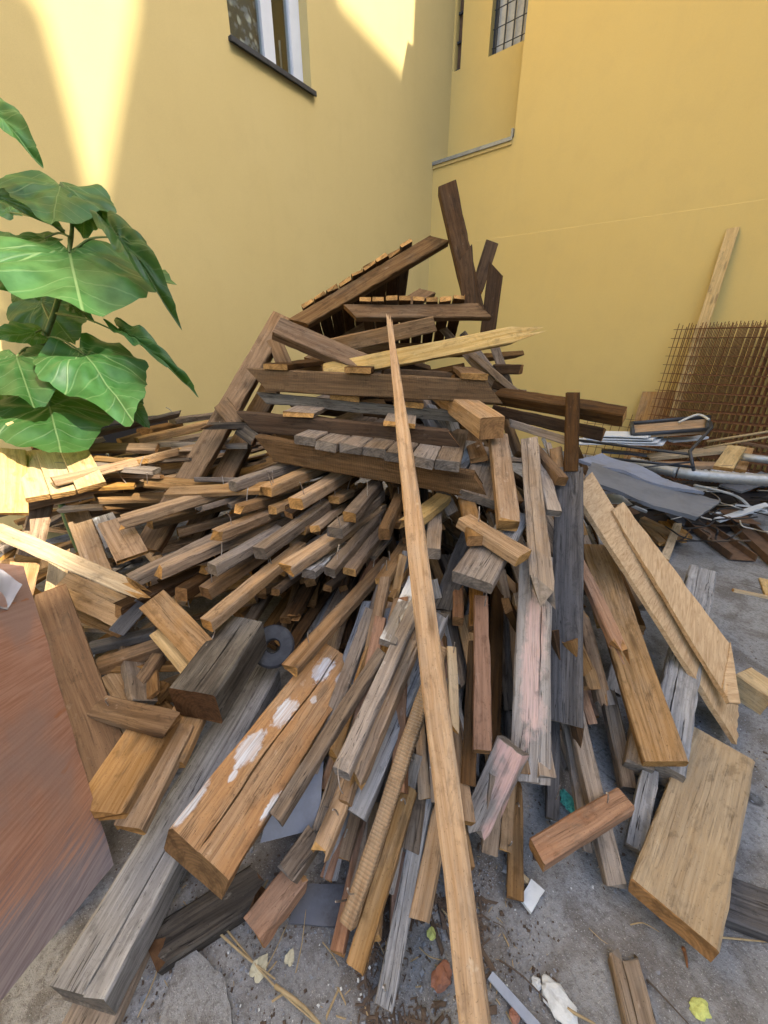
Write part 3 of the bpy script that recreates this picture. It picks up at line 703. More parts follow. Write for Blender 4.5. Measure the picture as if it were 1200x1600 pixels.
pc('board', 'whitish', 706, 735, 1.9, 742, 690, 2.1, 34, 10, 'whitish weathered board behind the corner of the lowest panel', 'board')
pc('board', 'dgrey', 690, 950, 1.62, 735, 832, 2.0, 34, 12, 'dark slate grey board deep behind the dusty board', 'board')
pc('board', 'cool', 808, 800, 1.66, 780, 850, 1.52, 40, 10, 'blue grey flat board behind the golden brown batten', 'board')
pc('batten', 'grey', 868, 796, 1.55, 842, 712, 1.86, 22, 14, 'grey batten end beside the top of the dark grey board', 'batten')
pc('batten', 'brown', 880, 745, 1.66, 832, 690, 1.95, 18, 16, 'brown stick leaning to the dark grey board', 'batten')

# --- right side boards
pc('board', 'tan', 1040, 1190, 10.22, 930, 850, 1.95, 62, 24, 'long tan board with orange edge leaning down to the right of the heap', 'board', roll=-14, nails=0)
pc('batten', 'red', 968, 1008, 1.38, 905, 872, 1.75, 20, 16, 'thin red brown batten crossing in front of the long tan board', 'batten', e0='split')
pc('log', 'cool', 1040, 1200, 10.16, 1098, 888, 10.36, 54, 44, 'thick weathered log under the two pale chipboard strips', 'log', crack=0.3, wane=0.8)
pc('log', 'grey', 1000, 1195, 10.14, 1012, 1105, 10.2, 38, 36, 'short weathered timber under the end of the long tan board', 'log', wane=0.8)
pc('block', 'block', 1050, 1425, 10.13, 1127, 1158, 10.13, 114, 38, 'broad olive brown wood block lying flat on the bare ground', 'block', wane=0.4, skew=0.05)
pc('block', 'pale', 1215, 1082, 10.11, 1160, 1046, 10.12, 44, 46, 'pale square block lying alone on the concrete', 'block')
pc('board', 'dgrey', 1250, 1440, 10.05, 1118, 1392, 10.055, 66, 24, 'dark brown board edge beside the olive brown block', 'board')
pc('board', 'grey', 1014, 1640, 10.035, 972, 1478, 10.035, 50, 22, 'split grey lath end on the dirt near the white plaster lump', 'board', e1='split', crack=0.2)
pc('batten', 'cool', 958, 1080, 10.10, 975, 1015, 10.2, 24, 16, 'small grey lath end in the gap left of the long tan board', 'batten')
pc('batten', 'brown', 945, 1090, 10.28, 912, 960, 10.5, 22, 18, 'brown splintered lath in the gap right of the dark grey board', 'batten', e0='split')
pc('batten', 'grey', 985, 1232, 10.06, 952, 1080, 10.2, 24, 20, 'grey weathered strip leaning in the gap with a pale edge', 'batten')
pc('batten', 'brown', 920, 1050, 10.40, 900, 1000, 10.5, 24, 18, 'stubby brown timber end next to the dark grey board', 'batten')

# --- pile crown: uprights and loose beams
pc('post', 'dark', 698, 286, 2.42, 744, 488, 2.55, 28, 22, 'dark brown post sticking highest out of the heap', 'post', face='c', end='dark', roll=-10)
pc('post', 'dark', 727, 396, 2.36, 733, 478, 2.42, 22, 16, 'short dark post in front of the tallest post', 'post', face='c', e0='miter')
pc('post', 'dark', 769, 378, 2.7, 746, 450, 2.75, 20, 18, 'dark post stub leaning right behind the tallest post', 'post', face='c')
pc('post', 'dark', 775, 420, 2.5, 762, 520, 2.55, 24, 18, 'dark upright post right of the upper slatted panel', 'post', face='c', e0='miter-', nails=1)
pc('post', 'grey', 764, 515, 2.58, 800, 620, 2.5, 14, 14, 'thin grey post continuing down behind the pine splinter', 'post', face='c')
pc('beam', 'brown', 434, 508, 2.0, 600, 578, 2.12, 32, 22, 'tan brown beam slanting down from the left post to the panels', 'beam', end='dark', face='c', roll=-35)
pc('plank', 'pine', 505, 580, 2.08, 812, 520, 2.05, 25, 10, 'fresh yellow pine plank with splintered tip pointing right', 'plank', face='c', e1='spike', roll=-18)
pc('beam', 'dark', 972, 658, 1.78, 772, 626, 2.1, 24, 24, 'dark beam jutting out to the right over the scrap metal', 'beam', face='c', roll=-40, end='light')
pc('beam', 'dark', 940, 680, 1.92, 768, 640, 2.3, 20, 20, 'second dark beam just beneath the jutting dark beam', 'beam', face='c')
pc('post', 'dark', 895, 612, 1.8, 892, 735, 1.72, 20, 18, 'dark upright stake crossing the jutting dark beam', 'post', face='c', end='mid', nails=1)
pc('post', 'brown', 868, 700, 1.8, 874, 760, 1.75, 18, 14, 'reddish brown stake left of the crossing stake', 'post', face='c', e1='spike')
pc('batten', 'grey', 890, 690, 1.82, 796, 660, 2.05, 13, 10, 'thin light batten under the jutting dark beam', 'batten', face='c')
pc('batten', 'grey', 792, 622, 2.35, 684, 506, 2.75, 13, 12, 'thin grey rafter sloping down the right flank of the heap', 'batten', face='c')
pc('batten', 'grey', 816, 622, 2.25, 732, 548, 2.5, 11, 12, 'thin grey lath parallel to the sloping grey rafter', 'batten', face='c')
pc('batten', 'grey', 765, 575, 2.45, 722, 520, 2.7, 12, 12, 'dark grey rafter behind the pine plank tip', 'batten', face='c')
pc('batten', 'dark', 812, 577, 2.4, 768, 577, 2.5, 15, 14, 'dark stub of a beam sticking out right of the heap', 'batten', face='c')
pc('batten', 'dark', 850, 628, 2.2, 770, 600, 2.4, 12, 12, 'dark lath above the jutting dark beam', 'batten', face='c')
pc('batten', 'brown', 500, 546, 2.18, 680, 506, 2.3, 24, 16, 'brown roof lath below the middle slatted panel', 'batten', face='c')
pc('post', 'brown', 440, 492, 2.28, 226, 858, 1.84, 28, 22, 'long grey brown post leaning from the ground up to the crown on the left', 'post', face='c', roll=20, nails=2)
pc('post', 'brown', 424, 600, 2.36, 292, 850, 2.02, 28, 20, 'second slanting brown post behind the long leaning post', 'post', face='c', roll=20)
pc('post', 'brown', 428, 530, 2.22, 452, 588, 2.24, 24, 18, 'short brown stub propped under the tan brown beam', 'post', face='c', nails=1)
pc('block', 'brown', 344, 628, 2.0, 372, 662, 2.02, 26, 22, 'small brown block nailed to the long leaning post', 'block', face='c')
pc('board', 'burnt', 325, 662, 1.9, 430, 660, 2.1, 22, 8, 'blackened broken board tip jutting left of the panels', 'board', e0='split')
pc('board', 'burnt', 402, 690, 1.95, 372, 668, 1.98, 22, 10, 'charred wood scrap hanging from the blackened board', 'board', face='c', e0='split')
pc('batten', 'pine', 640, 812, 1.74, 694, 772, 2.0, 30, 16, 'fresh splintered pine scrap beside the long pale batten under the panels', 'batten', e0='split')

# --- slatted roof panels lying on top of one another
def panel(label, a, b, railpx, slat_n, slat_len, wood_r, wood_s, away=None, slat_t=0.026, gap=0.012, over=0.02, rails=2, sidx=None, slatwood2=None, slat_end='light', miter=True, drop=0.0, span=(0.03, 0.97), rear=None, g='slatted roof panels on the heap'):
    """a, b: front rail's facing centre line; slats nailed on top running away from the viewer"""
    A, B = P(*a), P(*b); x = (B - A).normalized(); L = (B - A).length
    d = Vector((-x.y, x.x, 0)).normalized()
    if d.y < 0: d = -d
    if away is not None: d = (d + Vector(away)).normalized()
    if rear is not None: d = P(*rear) - B; d = d - x * d.dot(x); slat_len = d.length; d.normalize()
    d = (d - x * d.dot(x)).normalized()
    n = x.cross(d).normalized()
    if n.z < 0: n = -n
    h = railpx * depth(A) / FPX; tr = h * 0.6
    root = thing('slatted_panel', label, 'wooden panel', (A + B) / 2, g)
    for r in range(rails):
        off = d * (slat_len - 0.12) * (r / max(1, rails - 1)) 
        timber3('rail', wood_r, A + off, B + off, h, tr, up=-d, parent=root, e0='miter' if miter else 'cut', e1='miter-' if miter else 'cut', end='mid')
    w = (L * (span[1] - span[0])) / slat_n
    rg = random.Random(slat_n * 31 + int(L * 1000))
    for i in range(slat_n):
        if sidx is not None and i not in sidx: continue
        c = A + x * (L * span[0] + w * (i + 0.5)) + n * (h / 2 + slat_t + 0.001) - d * (over + rg.uniform(-0.012, 0.012))
        c += n * rg.uniform(0, 0.003)
        timber3('slat', wood_s if rg.random() < 0.75 else (slatwood2 or wood_s), c, c + d * (slat_len + rg.uniform(-0.03, 0.05)), w - gap, slat_t, up=n, parent=root, end=slat_end, wane=0.3)
    return root
panel('uppermost tilted slatted panel, its slat ends showing along the sloping rail', (466, 502, 2.55), (686, 372, 2.6), 24, 9, 0.95, 'brown', 'dark', rear=(690, 452, 3.3), span=(0.06, 0.84), gap=0.009)
panel('middle slatted panel with a row of orange slat ends beside the tallest post', (546, 485, 2.45), (757, 484, 2.4), 22, 8, 0.95, 'brown', 'dark', span=(0.07, 0.86), slat_t=0.03, rear=(775, 556, 3.0))
panel('wide slatted panel with a sawn grey rail behind the long pale batten', (402, 594, 2.06), (772, 613, 1.95), 33, 8, 0.8, 'sawdark', 'dark', sidx=(0, 3, 7), slatwood2='brown', slat_t=0.03)
panel('dark slatted panel with one orange slat end below the sawn rail', (408, 622, 2.12), (720, 652, 2.1), 16, 6, 0.8, 'burnt', 'dark', sidx=(2, 4), slat_t=0.03)
panel('dark heavy panel whose rail droops to the right under the others', (384, 660, 1.98), (712, 690, 1.9), 30, 6, 0.8, 'dark', 'grey', sidx=(1, 4), slat_t=0.025)
panel('lowest panel with thick dusty grey slat ends on a brown rail', (414, 702, 1.93), (752, 762, 1.72), 36, 7, 0.75, 'sawdark', 'grey', span=(0.16, 0.9), slat_t=0.045, over=0.03, gap=0.006, slat_end='grey')

# --- upper left bundle of battens pointing left towards the viewer
UB = [
 ('tan', 186, 808, 1.62, 450, 728, 2.15, 30, 22, 'long clean tan batten sticking far out to the left with a grey end', 0),
 ('grey', 362, 752, 1.78, 476, 714, 2.1, 24, 20, 'grey tan batten resting on the long clean tan batten', 1),
 ('tan', 415, 760, 1.74, 500, 722, 2.1, 32, 22, 'tan batten with split end next to the grey tan batten', 1),
 ('tan', 461, 778, 1.70, 540, 732, 2.1, 32, 24, 'tan batten with a nail lying on its top face', 1),
 ('brown', 372, 788, 1.70, 465, 762, 2.1, 24, 18, 'brown batten with fresh end below the grey tan batten', 1),
 ('orange', 425, 790, 1.80, 490, 766, 2.1, 22, 16, 'orange batten end squeezed under the split tan batten', 0),
 ('tan', 338, 828, 1.62, 470, 776, 2.05, 30, 22, 'tan batten with crumbled end and a bent nail', 1),
 ('grey', 200, 902, 1.55, 420, 795, 2.0, 32, 22, 'long grey tan batten beneath the long clean one, frayed end', 0),
 ('tan', 248, 886, 1.55, 450, 800, 2.0, 28, 24, 'tan batten with chipped corner above the long grey tan one', 0),
 ('grey', 330, 882, 1.56, 436, 822, 1.9, 28, 24, 'grey batten with tan end in the middle of the bundle', 0),
 ('grey', 404, 856, 1.58, 510, 780, 2.0, 28, 26, 'thick grey batten with reddish end in the middle of the bundle', 1),
 ('dark', 182, 945, 1.52, 360, 868, 1.9, 32, 30, 'dark brown rough beam at the lower edge of the bundle', 0),
 ('tan', 320, 968, 1.42, 470, 846, 1.9, 32, 26, 'light tan batten reaching lowest from the bundle', 0),
 ('dark', 282, 918, 1.60, 350, 878, 1.9, 28, 26, 'dark batten end between the rough beam and the light tan batten', 0),
 ('brown', 318, 918, 1.62, 420, 850, 1.95, 30, 26, 'shadowed brown batten with tan edge above the light tan batten', 1),
 ('tan', 446, 882, 1.52, 592, 786, 2.0, 36, 24, 'tan batten with a pale square end in the middle of the bundle', 1),
 ('whitish', 482, 890, 1.58, 535, 846, 1.9, 28, 20, 'white smeared batten end beside the pale square ended batten', 0),
 ('grey', 514, 888, 1.56, 596, 794, 2.0, 24, 20, 'grey batten with speckled end pointing down', 0),
 ('brown', 545, 888, 1.62, 604, 812, 2.0, 28, 16, 'brown batten with orange end beside the speckled one', 1),
 ('grey', 522, 824, 1.60, 592, 766, 2.0, 34, 24, 'grey batten with rotten hollow end', 0),
 ('grey', 545, 800, 1.62, 588, 752, 1.95, 28, 22, 'batten with bright orange cut end in the middle of the heap', 0),
 ('brown', 600, 826, 1.64, 628, 762, 2.0, 22, 26, 'brown batten with cracked end left of the long pale batten', 0),
 ('brown', 596, 905, 1.64, 640, 838, 2.0, 28, 14, 'flat brown batten with orange end left of the long pale batten', 1),
 ('orange', 607, 934, 1.66, 640, 870, 1.9, 20, 18, 'small orange brown batten end under the flat brown one', 0),
 ('orange', 522, 776, 1.95, 545, 764, 2.1, 26, 14, 'orange batten end deep in the shadow below the lowest panel', 1),
 ('whitish', 606, 1000, 1.32, 650, 900, 1.75, 36, 18, 'whitish grey batten end beside the long pale batten', 0),
 ('brown', 452, 1040, 1.38, 606, 872, 1.95, 34, 24, 'purple brown batten lying over the top of the orange painted beam', 0),
 ('grey', 580, 868, 1.85, 606, 838, 2.0, 20, 8, 'pointed grey splinter in the shadow of the heap', 0),
 ('brown', 360, 860, 1.80, 440, 808, 2.1, 22, 20, 'brown batten filling the bundle behind the thick grey batten', 0),
]
for m, u0, v0, s0, u1, v1, s1, w, t, lb, nn in UB:
    pc('batten', m, u0, v0, s0, u1, v1, s1, w * 0.8, t * 0.82, lb, 'batten', nails=nn + 1, group='battens in the upper bundle', end='light' if 'orange' in lb or 'fresh' in lb else None)

# --- left lower muddle
LM = [
 ('board', 'tan', 238, 936, 1.5, 318, 1020, 1.42, 42, 10, 'light tan board scrap crossing in front of the dark rough beam', 'c', 'cut'),
 ('board', 'pale', 244, 985, 1.48, 300, 1052, 1.42, 22, 12, 'pale grooved lath scrap beside the rotten beam stub', 'c', 'cut'),
 ('board', 'dgrey', 138, 1008, 1.58, 240, 984, 1.66, 20, 14, 'blue grey board scrap under the old plank', None, 'cut'),
 ('board', 'brown', 152, 1034, 1.5, 256, 1000, 1.6, 26, 20, 'brown grey timber scrap below the blue grey scrap', None, 'cut'),
 ('plank', 'tan', 90, 912, 1.62, 205, 962, 1.56, 44, 8, 'old curved tan plank with dark tenon ends', 'c', 'cut'),
 ('plank', 'brown', 112, 950, 1.66, 190, 982, 1.62, 26, 10, 'brown plank strip tucked below the old curved plank', 'c', 'split'),
 ('plank', 'dark', 78, 945, 1.6, 100, 920, 1.62, 18, 10, 'dark tenon piece at the left end of the old curved plank', 'c', 'cut'),
 ('plank', 'dgrey', 182, 988, 1.5, 222, 942, 1.56, 24, 12, 'dark slotted tenon piece at the right end of the old curved plank', 'c', 'cut'),
 ('batten', 'pale', -8, 828, 1.5, 198, 916, 1.46, 24, 14, 'long pale lath with mossy edge running across the left muddle', 'c', 'split'),
 ('board', 'tan', 176, 1046, 1.52, 214, 1106, 1.44, 36, 8, 'light board scrap leaning below the brown grey scrap', 'c', 'cut'),
 ('block', 'brown', 208, 1076, 1.42, 246, 1022, 1.52, 22, 18, 'small brown stick left of the rotten beam stub', None, 'cut'),
 ('block', 'brown', 232, 1094, 1.42, 262, 1060, 1.5, 22, 18, 'short brown block behind the rotten beam stub', None, 'split'),
 ('board', 'tan', 206, 868, 1.62, 176, 812, 1.72, 44, 8, 'tan board scrap with pale corner under the long clean batten', 'c', 'cut'),
 ('board', 'whitish', 182, 850, 1.75, 160, 805, 1.85, 30, 8, 'white edged board scrap in the sunlit left muddle', 'c', 'cut'),
 ('board', 'tan', 168, 930, 1.62, 120, 800, 1.85, 34, 10, 'brown orange board slanting down through the left muddle', 'c', 'cut'),
 ('batten', 'tan', 45, 870, 1.58, 68, 780, 1.75, 30, 20, 'grey ended batten standing among the sunlit scraps', 'c', 'cut'),
 ('board', 'pale', 85, 945, 1.6, 95, 860, 1.72, 26, 8, 'pale splintered board tip among the sunlit scraps', 'c', 'split'),
 ('board', 'orange', 15, 965, 1.3, 40, 880, 1.5, 40, 8, 'orange sunlit board behind the top corner of the red plywood', 'c', 'cut'),
 ('board', 'tan', 140, 935, 1.66, 150, 860, 1.78, 24, 10, 'small tan board standing in the left muddle', 'c', 'split'),
 ('board', 'grey', 176, 1100, 10.12, 220, 1170, 10.12, 40, 20, 'grey board scrap on the ground behind the short broad tan board', None, 'cut'),
]
for nm, m, u0, v0, s0, u1, v1, s1, w, t, lb, fc, e1 in LM:
    pc(nm, m, u0, v0, s0, u1, v1, s1, w, t, lb, nm, face=fc, e1=e1, e0='split' if e1 == 'split' and nm == 'block' else 'cut')

# --- stack of planks along the left wall
BS = [
 ('board', 'pine', 10, 702, 1.72, 10, 800, 1.48, 44, 8, 'bright yellow sunlit board at the left end of the back stack', 'c'),
 ('board', 'pine', 42, 704, 1.8, 66, 774, 1.58, 34, 8, 'sunlit board beside two others on the back stack', 'c'),
 ('board', 'pine', 78, 704, 1.8, 103, 768, 1.6, 34, 8, 'sunlit middle board of three on the back stack', 'c'),
 ('board', 'pine', 114, 700, 1.82, 142, 758, 1.62, 34, 8, 'sunlit board nearest the leaning post on the back stack', 'c'),
 ('batten', 'brown', -20, 802, 1.58, 250, 738, 2.05, 22, 18, 'long brown rail carrying the sunlit boards', 'c'),
 ('batten', 'tan', 86, 752, 1.58, 330, 694, 2.2, 16, 16, 'tan lath lying over the sunlit boards', 'c'),
 ('plank', 'tan', 140, 730, 2.1, 360, 690, 2.5, 20, 10, 'tan plank behind the lath on the back stack', None),
 ('plank', 'tan', 150, 716, 2.2, 330, 688, 2.6, 14, 10, 'narrow tan plank in the back stack', None),
 ('plank', 'whitish', 166, 708, 2.25, 320, 678, 2.7, 16, 8, 'whitish grey plank in the back stack', None),
 ('plank', 'orange', 192, 692, 2.2, 224, 682, 2.3, 16, 14, 'short orange block lying on the back stack', 'c'),
 ('batten', 'tan', 212, 684, 2.25, 330, 656, 2.7, 14, 12, 'tan batten along the top of the back stack', None),
 ('plank', 'grey', 268, 654, 2.7, 345, 644, 3.0, 20, 8, 'grey plank with a pale edge topmost on the back stack', None),
 ('plank', 'brown', 225, 670, 2.6, 275, 660, 2.9, 26, 12, 'brown scrap under the topmost grey plank', None),
 ('plank', 'pine', 330, 662, 2.7, 420, 640, 3.0, 16, 10, 'pale plank passing behind the long leaning post', None),
 ('plank', 'grey', 330, 690, 2.4, 420, 672, 2.8, 18, 14, 'grey plank end between the two leaning posts', None),
 ('plank', 'whitish', 325, 700, 2.35, 400, 690, 2.6, 14, 10, 'white edged plank end between the two leaning posts', None),
 ('plank', 'dark', 150, 775, 2.0, 360, 712, 2.5, 20, 12, 'dark plank low in the back stack', None),
 ('plank', 'brown', 190, 760, 2.05, 370, 724, 2.5, 16, 14, 'brown plank low in the back stack beside the dark one', None),
]
for nm, m, u0, v0, s0, u1, v1, s1, w, t, lb, fc in BS:
    pc(nm, m, u0, v0, s0, u1, v1, s1, w, t, lb, nm, face=fc, group='planks stacked along the left wall')

# --- hidden and half hidden battens that fill the heap
rf = random.Random(77)
TONE = {'brown': 'brown', 'grey': 'grey brown', 'dark': 'dark brown', 'tan': 'tan', 'cool': 'silver grey', 'orange': 'orange', 'red': 'red brown'}
def fill(n, fn, label, group, mats, cat='batten'):
    for i in range(n):
        a, b, w, t, r = fn(); m = rf.choice(mats)
        o, L, w, t, rng = timber3(cat, m, a, b, w, t, roll=r, top=False, wane=0.3)
        tag(o, TONE[m] + ' ' + label, cat, group)
        if rf.random() < 0.4: add_nails(o, L, w, t, rng, 1)
U = rf.uniform
def f_core():
    u, v = U(390, 690), U(800, 1010)
    return P(u, v, U(1.9, 2.35)), P(u * 0.55 + 620 * 0.45 + U(-50, 50), 745 + (v - 800) * 0.25 + U(-20, 20), U(2.7, 3.4)), U(0.045, 0.07), U(0.035, 0.05), U(-25, 25)
fill(70, f_core, 'batten deep in the dark core of the heap', 'battens in the core of the heap', ['brown', 'grey', 'dark', 'tan', 'brown', 'dark'])
def f_low():
    u, v = U(470, 790), U(980, 1240)
    a = P(u, v, 10 + U(0.03, 0.16)); k = U(0.35, 0.6)
    return a, P(u + (660 - u) * k + U(-15, 15), v - U(160, 280), 10 + U(0.15, 0.4)), U(0.05, 0.075), U(0.03, 0.05), U(-20, 20)
fill(40, f_low, 'batten low in the shadow of the fan', 'battens low under the fan', ['grey', 'brown', 'cool', 'dark', 'tan', 'grey'])
def f_left():
    u, v = U(-20, 300), U(800, 1130)
    a = P(u, v, 10 + U(0.05, 0.33)); an = U(0, math.tau); L = U(0.25, 0.6)
    return a, a + Vector((math.cos(an) * L, math.sin(an) * L, U(-0.12, 0.15))), U(0.04, 0.1), U(0.015, 0.04), U(-40, 40)
fill(70, f_left, 'broken wood scrap in the muddle left of the heap', 'scraps in the left muddle', ['tan', 'brown', 'grey', 'orange', 'brown', 'tan'], 'scrap')
def f_right():
    u, v = U(850, 1000), U(830, 1110)
    a = P(u, v, 10 + U(0.05, 0.4)); 
    return a, P(u - U(30, 110), v - U(80, 200), 10 + U(0.3, 0.62)), U(0.04, 0.08), U(0.02, 0.045), U(-40, 40)
fill(34, f_right, 'lath in the gap right of the dark grey board', 'laths on the right flank of the heap', ['grey', 'brown', 'dark', 'tan', 'cool'], 'lath')
def f_up():
    u, v = U(470, 760), U(560, 740)
    a = P(u, v, U(2.45, 3.1)); an = U(-0.5, 0.5) + (math.pi if rf.random() < 0.5 else 0); L = U(0.5, 1.0)
    return a, a + Vector((math.cos(an) * L * 0.7, abs(math.sin(an)) * L + 0.25, U(-0.12, 0.05))), U(0.06, 0.14), U(0.025, 0.06), U(-30, 30)
fill(55, f_up, 'timber between the slatted panels of the heap', 'timbers between the panels', ['dark', 'brown', 'dark', 'grey'], 'timber')
def f_back():
    u, v = U(20, 400), U(735, 830)
    a = P(u, v, U(2.2, 2.9)); L = U(0.6, 1.3); an = U(0.5, 1.1)
    return a, a + Vector((math.cos(an) * L, math.sin(an) * L, U(-0.08, 0.08))), U(0.05, 0.14), U(0.02, 0.05), U(-20, 20)
fill(45, f_back, 'plank low in the stack behind the leaning posts', 'planks low in the back stack', ['brown', 'tan', 'grey', 'dark'], 'plank')
def f_flank():
    u, v = U(690, 860), U(700, 900)
    a = P(u, v, U(1.85, 2.4)); L = U(0.4, 0.8)
    return a, P(u - U(20, 90), v - U(40, 110), U(2.4, 2.8)), U(0.05, 0.12), U(0.02, 0.05), U(-40, 40)
fill(34, f_flank, 'timber in the shadow of the right flank of the heap', 'timbers in the right flank', ['grey', 'brown', 'dark', 'cool', 'tan'], 'timber')

def f_core2():
    u, v = U(370, 600), U(890, 1030)
    return P(u, v, 10 + U(0.02, 0.22)), P(u * 0.5 + 320 + U(-40, 40), 800 + U(-20, 40), U(2.5, 3.0)), U(0.055, 0.1), U(0.035, 0.06), U(-25, 25)
fill(34, f_core2, 'batten at the bottom of the dark hollow above the rubber disc', 'battens in the hollow of the heap', ['brown', 'dark', 'grey', 'dark'])

def f_fan():
    u, v = U(480, 740), U(990, 1300); z = U(0.10, 0.30)
    k = U(0.5, 0.75); return P(u, v, 10 + z), P(u + (648 - u) * k + U(-12, 12), v + (775 - v) * k, 10 + z + U(0.15, 0.3)), U(0.034, 0.052), U(0.026, 0.042), U(-30, 30)
fill(74, f_fan, 'narrow lath squeezed into the fan', 'narrow laths in the fan', ['brown', 'grey', 'tan', 'grey', 'red', 'cool'], 'lath')
def f_fan2():
    u, v = U(700, 960), U(880, 1230); z = U(0.06, 0.26)
    k = U(0.4, 0.7); return P(u, v, 10 + z), P(u + (770 - u) * k + U(-15, 15), v + (720 - v) * k, 10 + z + U(0.15, 0.4)), U(0.034, 0.06), U(0.024, 0.04), U(-35, 35)
fill(46, f_fan2, 'narrow lath among the boards below the jutting beam', 'narrow laths below the jutting beam', ['brown', 'grey', 'dark', 'grey', 'red', 'cool'], 'lath')
def f_bundle():
    u, v = U(230, 640), U(790, 930)
    return P(u, v, U(1.72, 2.0)), P(u + (640 - u) * 0.5 + U(-15, 15), v - U(40, 75), U(2.2, 2.5)), U(0.036, 0.055), U(0.03, 0.045), U(-15, 15)
fill(46, f_bundle, 'batten tucked between the long ones of the upper bundle', 'battens tucked into the bundle', ['brown', 'tan', 'brown', 'grey', 'dark'])

def f_spill():
    u, v = U(505, 735), U(1300, 1490); k = U(0.3, 0.5)
    return P(u, v, 10 + U(0.03, 0.07)), P(u + (655 - u) * k + U(-14, 14), v + (850 - v) * k, 10 + U(0.06, 0.2)), U(0.024, 0.045), U(0.015, 0.035), U(-25, 25)
fill(20, f_spill, 'thin lath spilling out over the dirt', 'laths spilling over the dirt', ['tan', 'grey', 'cool', 'brown', 'red'], 'lath')
def f_leftpile():
    u, v = U(10, 330), U(690, 800)
    a = P(u, v, U(1.75, 2.3)); an = U(-0.2, 1.0); L = U(0.3, 0.7)
    return a, a + Vector((math.cos(an) * L, math.sin(an) * L, U(-0.1, 0.1))), U(0.03, 0.08), U(0.015, 0.03), U(-30, 30)
fill(34, f_leftpile, 'thin offcut on the plank stack by the left wall', 'offcuts on the back stack', ['tan', 'orange', 'brown', 'tan', 'grey'], 'offcut')
# ================================================================== OTHER THINGS
def slab(name, pts, thick, mat, label=None, cat=None, parent=None, sub=10, wob=0.0, group=None, wfq=3):
    """four corner points (in order round) -> a thick, slightly wobbly sheet"""
    a, b, c, d = pts; n = (b - a).cross(d - a).normalized(); V = []; F = []; cen = (a + b + c + d) / 4
    sd = random.Random(name + str(len(bpy.data.objects))).uniform(0, 50)
    for side in (0, 1):
        for j in range(sub + 1):
            for i in range(sub + 1):
                p = (a.lerp(b, i / sub)).lerp(d.lerp(c, i / sub), j / sub)
                p = p + n * (noise.noise(p * wfq + Vector((sd, 0, 0))) * wob) - n * thick * side
                e = 0.0
                if i in (0, sub) or j in (0, sub):
                    p = p + noise.noise_vector(p * 40) * thick * 0.25
                V.append(p - cen)
    m = (sub + 1) ** 2; idx = lambda i, j: j * (sub + 1) + i
    for j in range(sub):
        for i in range(sub):
            F.append((idx(i, j), idx(i + 1, j), idx(i + 1, j + 1), idx(i, j + 1)))
            F.append(tuple(m + q for q in (idx(i, j), idx(i, j + 1), idx(i + 1, j + 1), idx(i + 1, j))))
    rim = [idx(i, 0) for i in range(sub + 1)] + [idx(sub, j) for j in range(1, sub + 1)] + [idx(i, sub) for i in range(sub - 1, -1, -1)] + [idx(0, j) for j in range(sub - 1, 0, -1)]
    for q in range(len(rim)):
        i, j = rim[q], rim[(q + 1) % len(rim)]; F.append((i, i + m, j + m, j))
    x = (b - a).normalized(); M4 = frame(x, n, cen); inv = M4.to_3x3().inverted()
    o = link(name, mesh_of(name, [inv @ v for v in V], F), mat, parent, M4)
    if label: tag(o, label, cat, group)
    return o

# --- red faced plywood leaning in at the left
def plywood_red():
    k = NT('red_plywood'); vec, rnd, raw = k.objcoord()
    rv = k.n('VectorRotate', rotation_type='Z_AXIS'); rv.inputs['Angle'].default_value = R(14); k.l(vec, rv.inputs['Vector']); v = rv.outputs[0]
    g = k.noise(k.scale(v, (6, 150, 150)), 1, 6, 0.65, 0.3); b = k.noise(v, 3, 5, 0.6); sc = k.noise(k.scale(v, (2, 26, 20)), 1, 4, 0.6, 0.8); f = k.noise(v, 130, 3, 0.7)
    c = k.mix(k.mapr(g, 0.3, 0.7), (0.46, 0.21, 0.125), (0.64, 0.36, 0.25))
    c = k.mix(k.math('MULTIPLY', k.mapr(b, 0.45, 0.65), 0.7), c, (0.40, 0.28, 0.235))
    c = k.mix(k.math('MULTIPLY', k.mapr(sc, 0.64, 0.68), 0.8), c, (0.50, 0.19, 0.07))
    c = k.mix(k.math('MULTIPLY', k.mapr(f, 0.62, 0.75), 0.4), c, (0.55, 0.42, 0.36))
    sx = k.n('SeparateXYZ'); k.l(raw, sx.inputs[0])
    edge_tint = k.mapr(k.math('ADD', k.math('ADD', sx.outputs[1], k.math('MULTIPLY', b, 0.3)), k.math('MULTIPLY', g, 0.5)), 0.10, -0.01)  # blue-grey tint towards the sheet's lower edge
    c = k.mix(k.math('MULTIPLY', edge_tint, 0.7), c, k.mix(k.mapr(g, 0.3, 0.7), (0.22, 0.23, 0.27), (0.46, 0.46, 0.48)))
    return k.finish(c, k.math('ADD', k.math('MULTIPLY', b, 0.3), 0.2), k.bump(k.math('ADD', g, f), 0.35, 0.002), spec=0.6)
p1, p2 = P(166, 1358, 1.03), P(30, 895, 1.17)
e = (p2 - p1); r3 = ray(-12, 1568); s3 = ((p1.dot(e)) - CAM.dot(e)) / r3.dot(e); p3 = CAM + r3 * s3
ax = (p3 - p1).normalized()
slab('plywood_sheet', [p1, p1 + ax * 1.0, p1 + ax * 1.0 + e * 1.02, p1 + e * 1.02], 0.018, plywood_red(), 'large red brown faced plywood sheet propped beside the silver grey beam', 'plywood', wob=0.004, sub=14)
slab('panel', [P(150, 1335, 1.12), P(60, 1500, 1.02), P(-60, 1440, 1.10), P(100, 1200, 1.3)], 0.012, M['gray_strip'], 'blue grey panel corner peeping out under the red plywood', 'panel', wob=0.002)

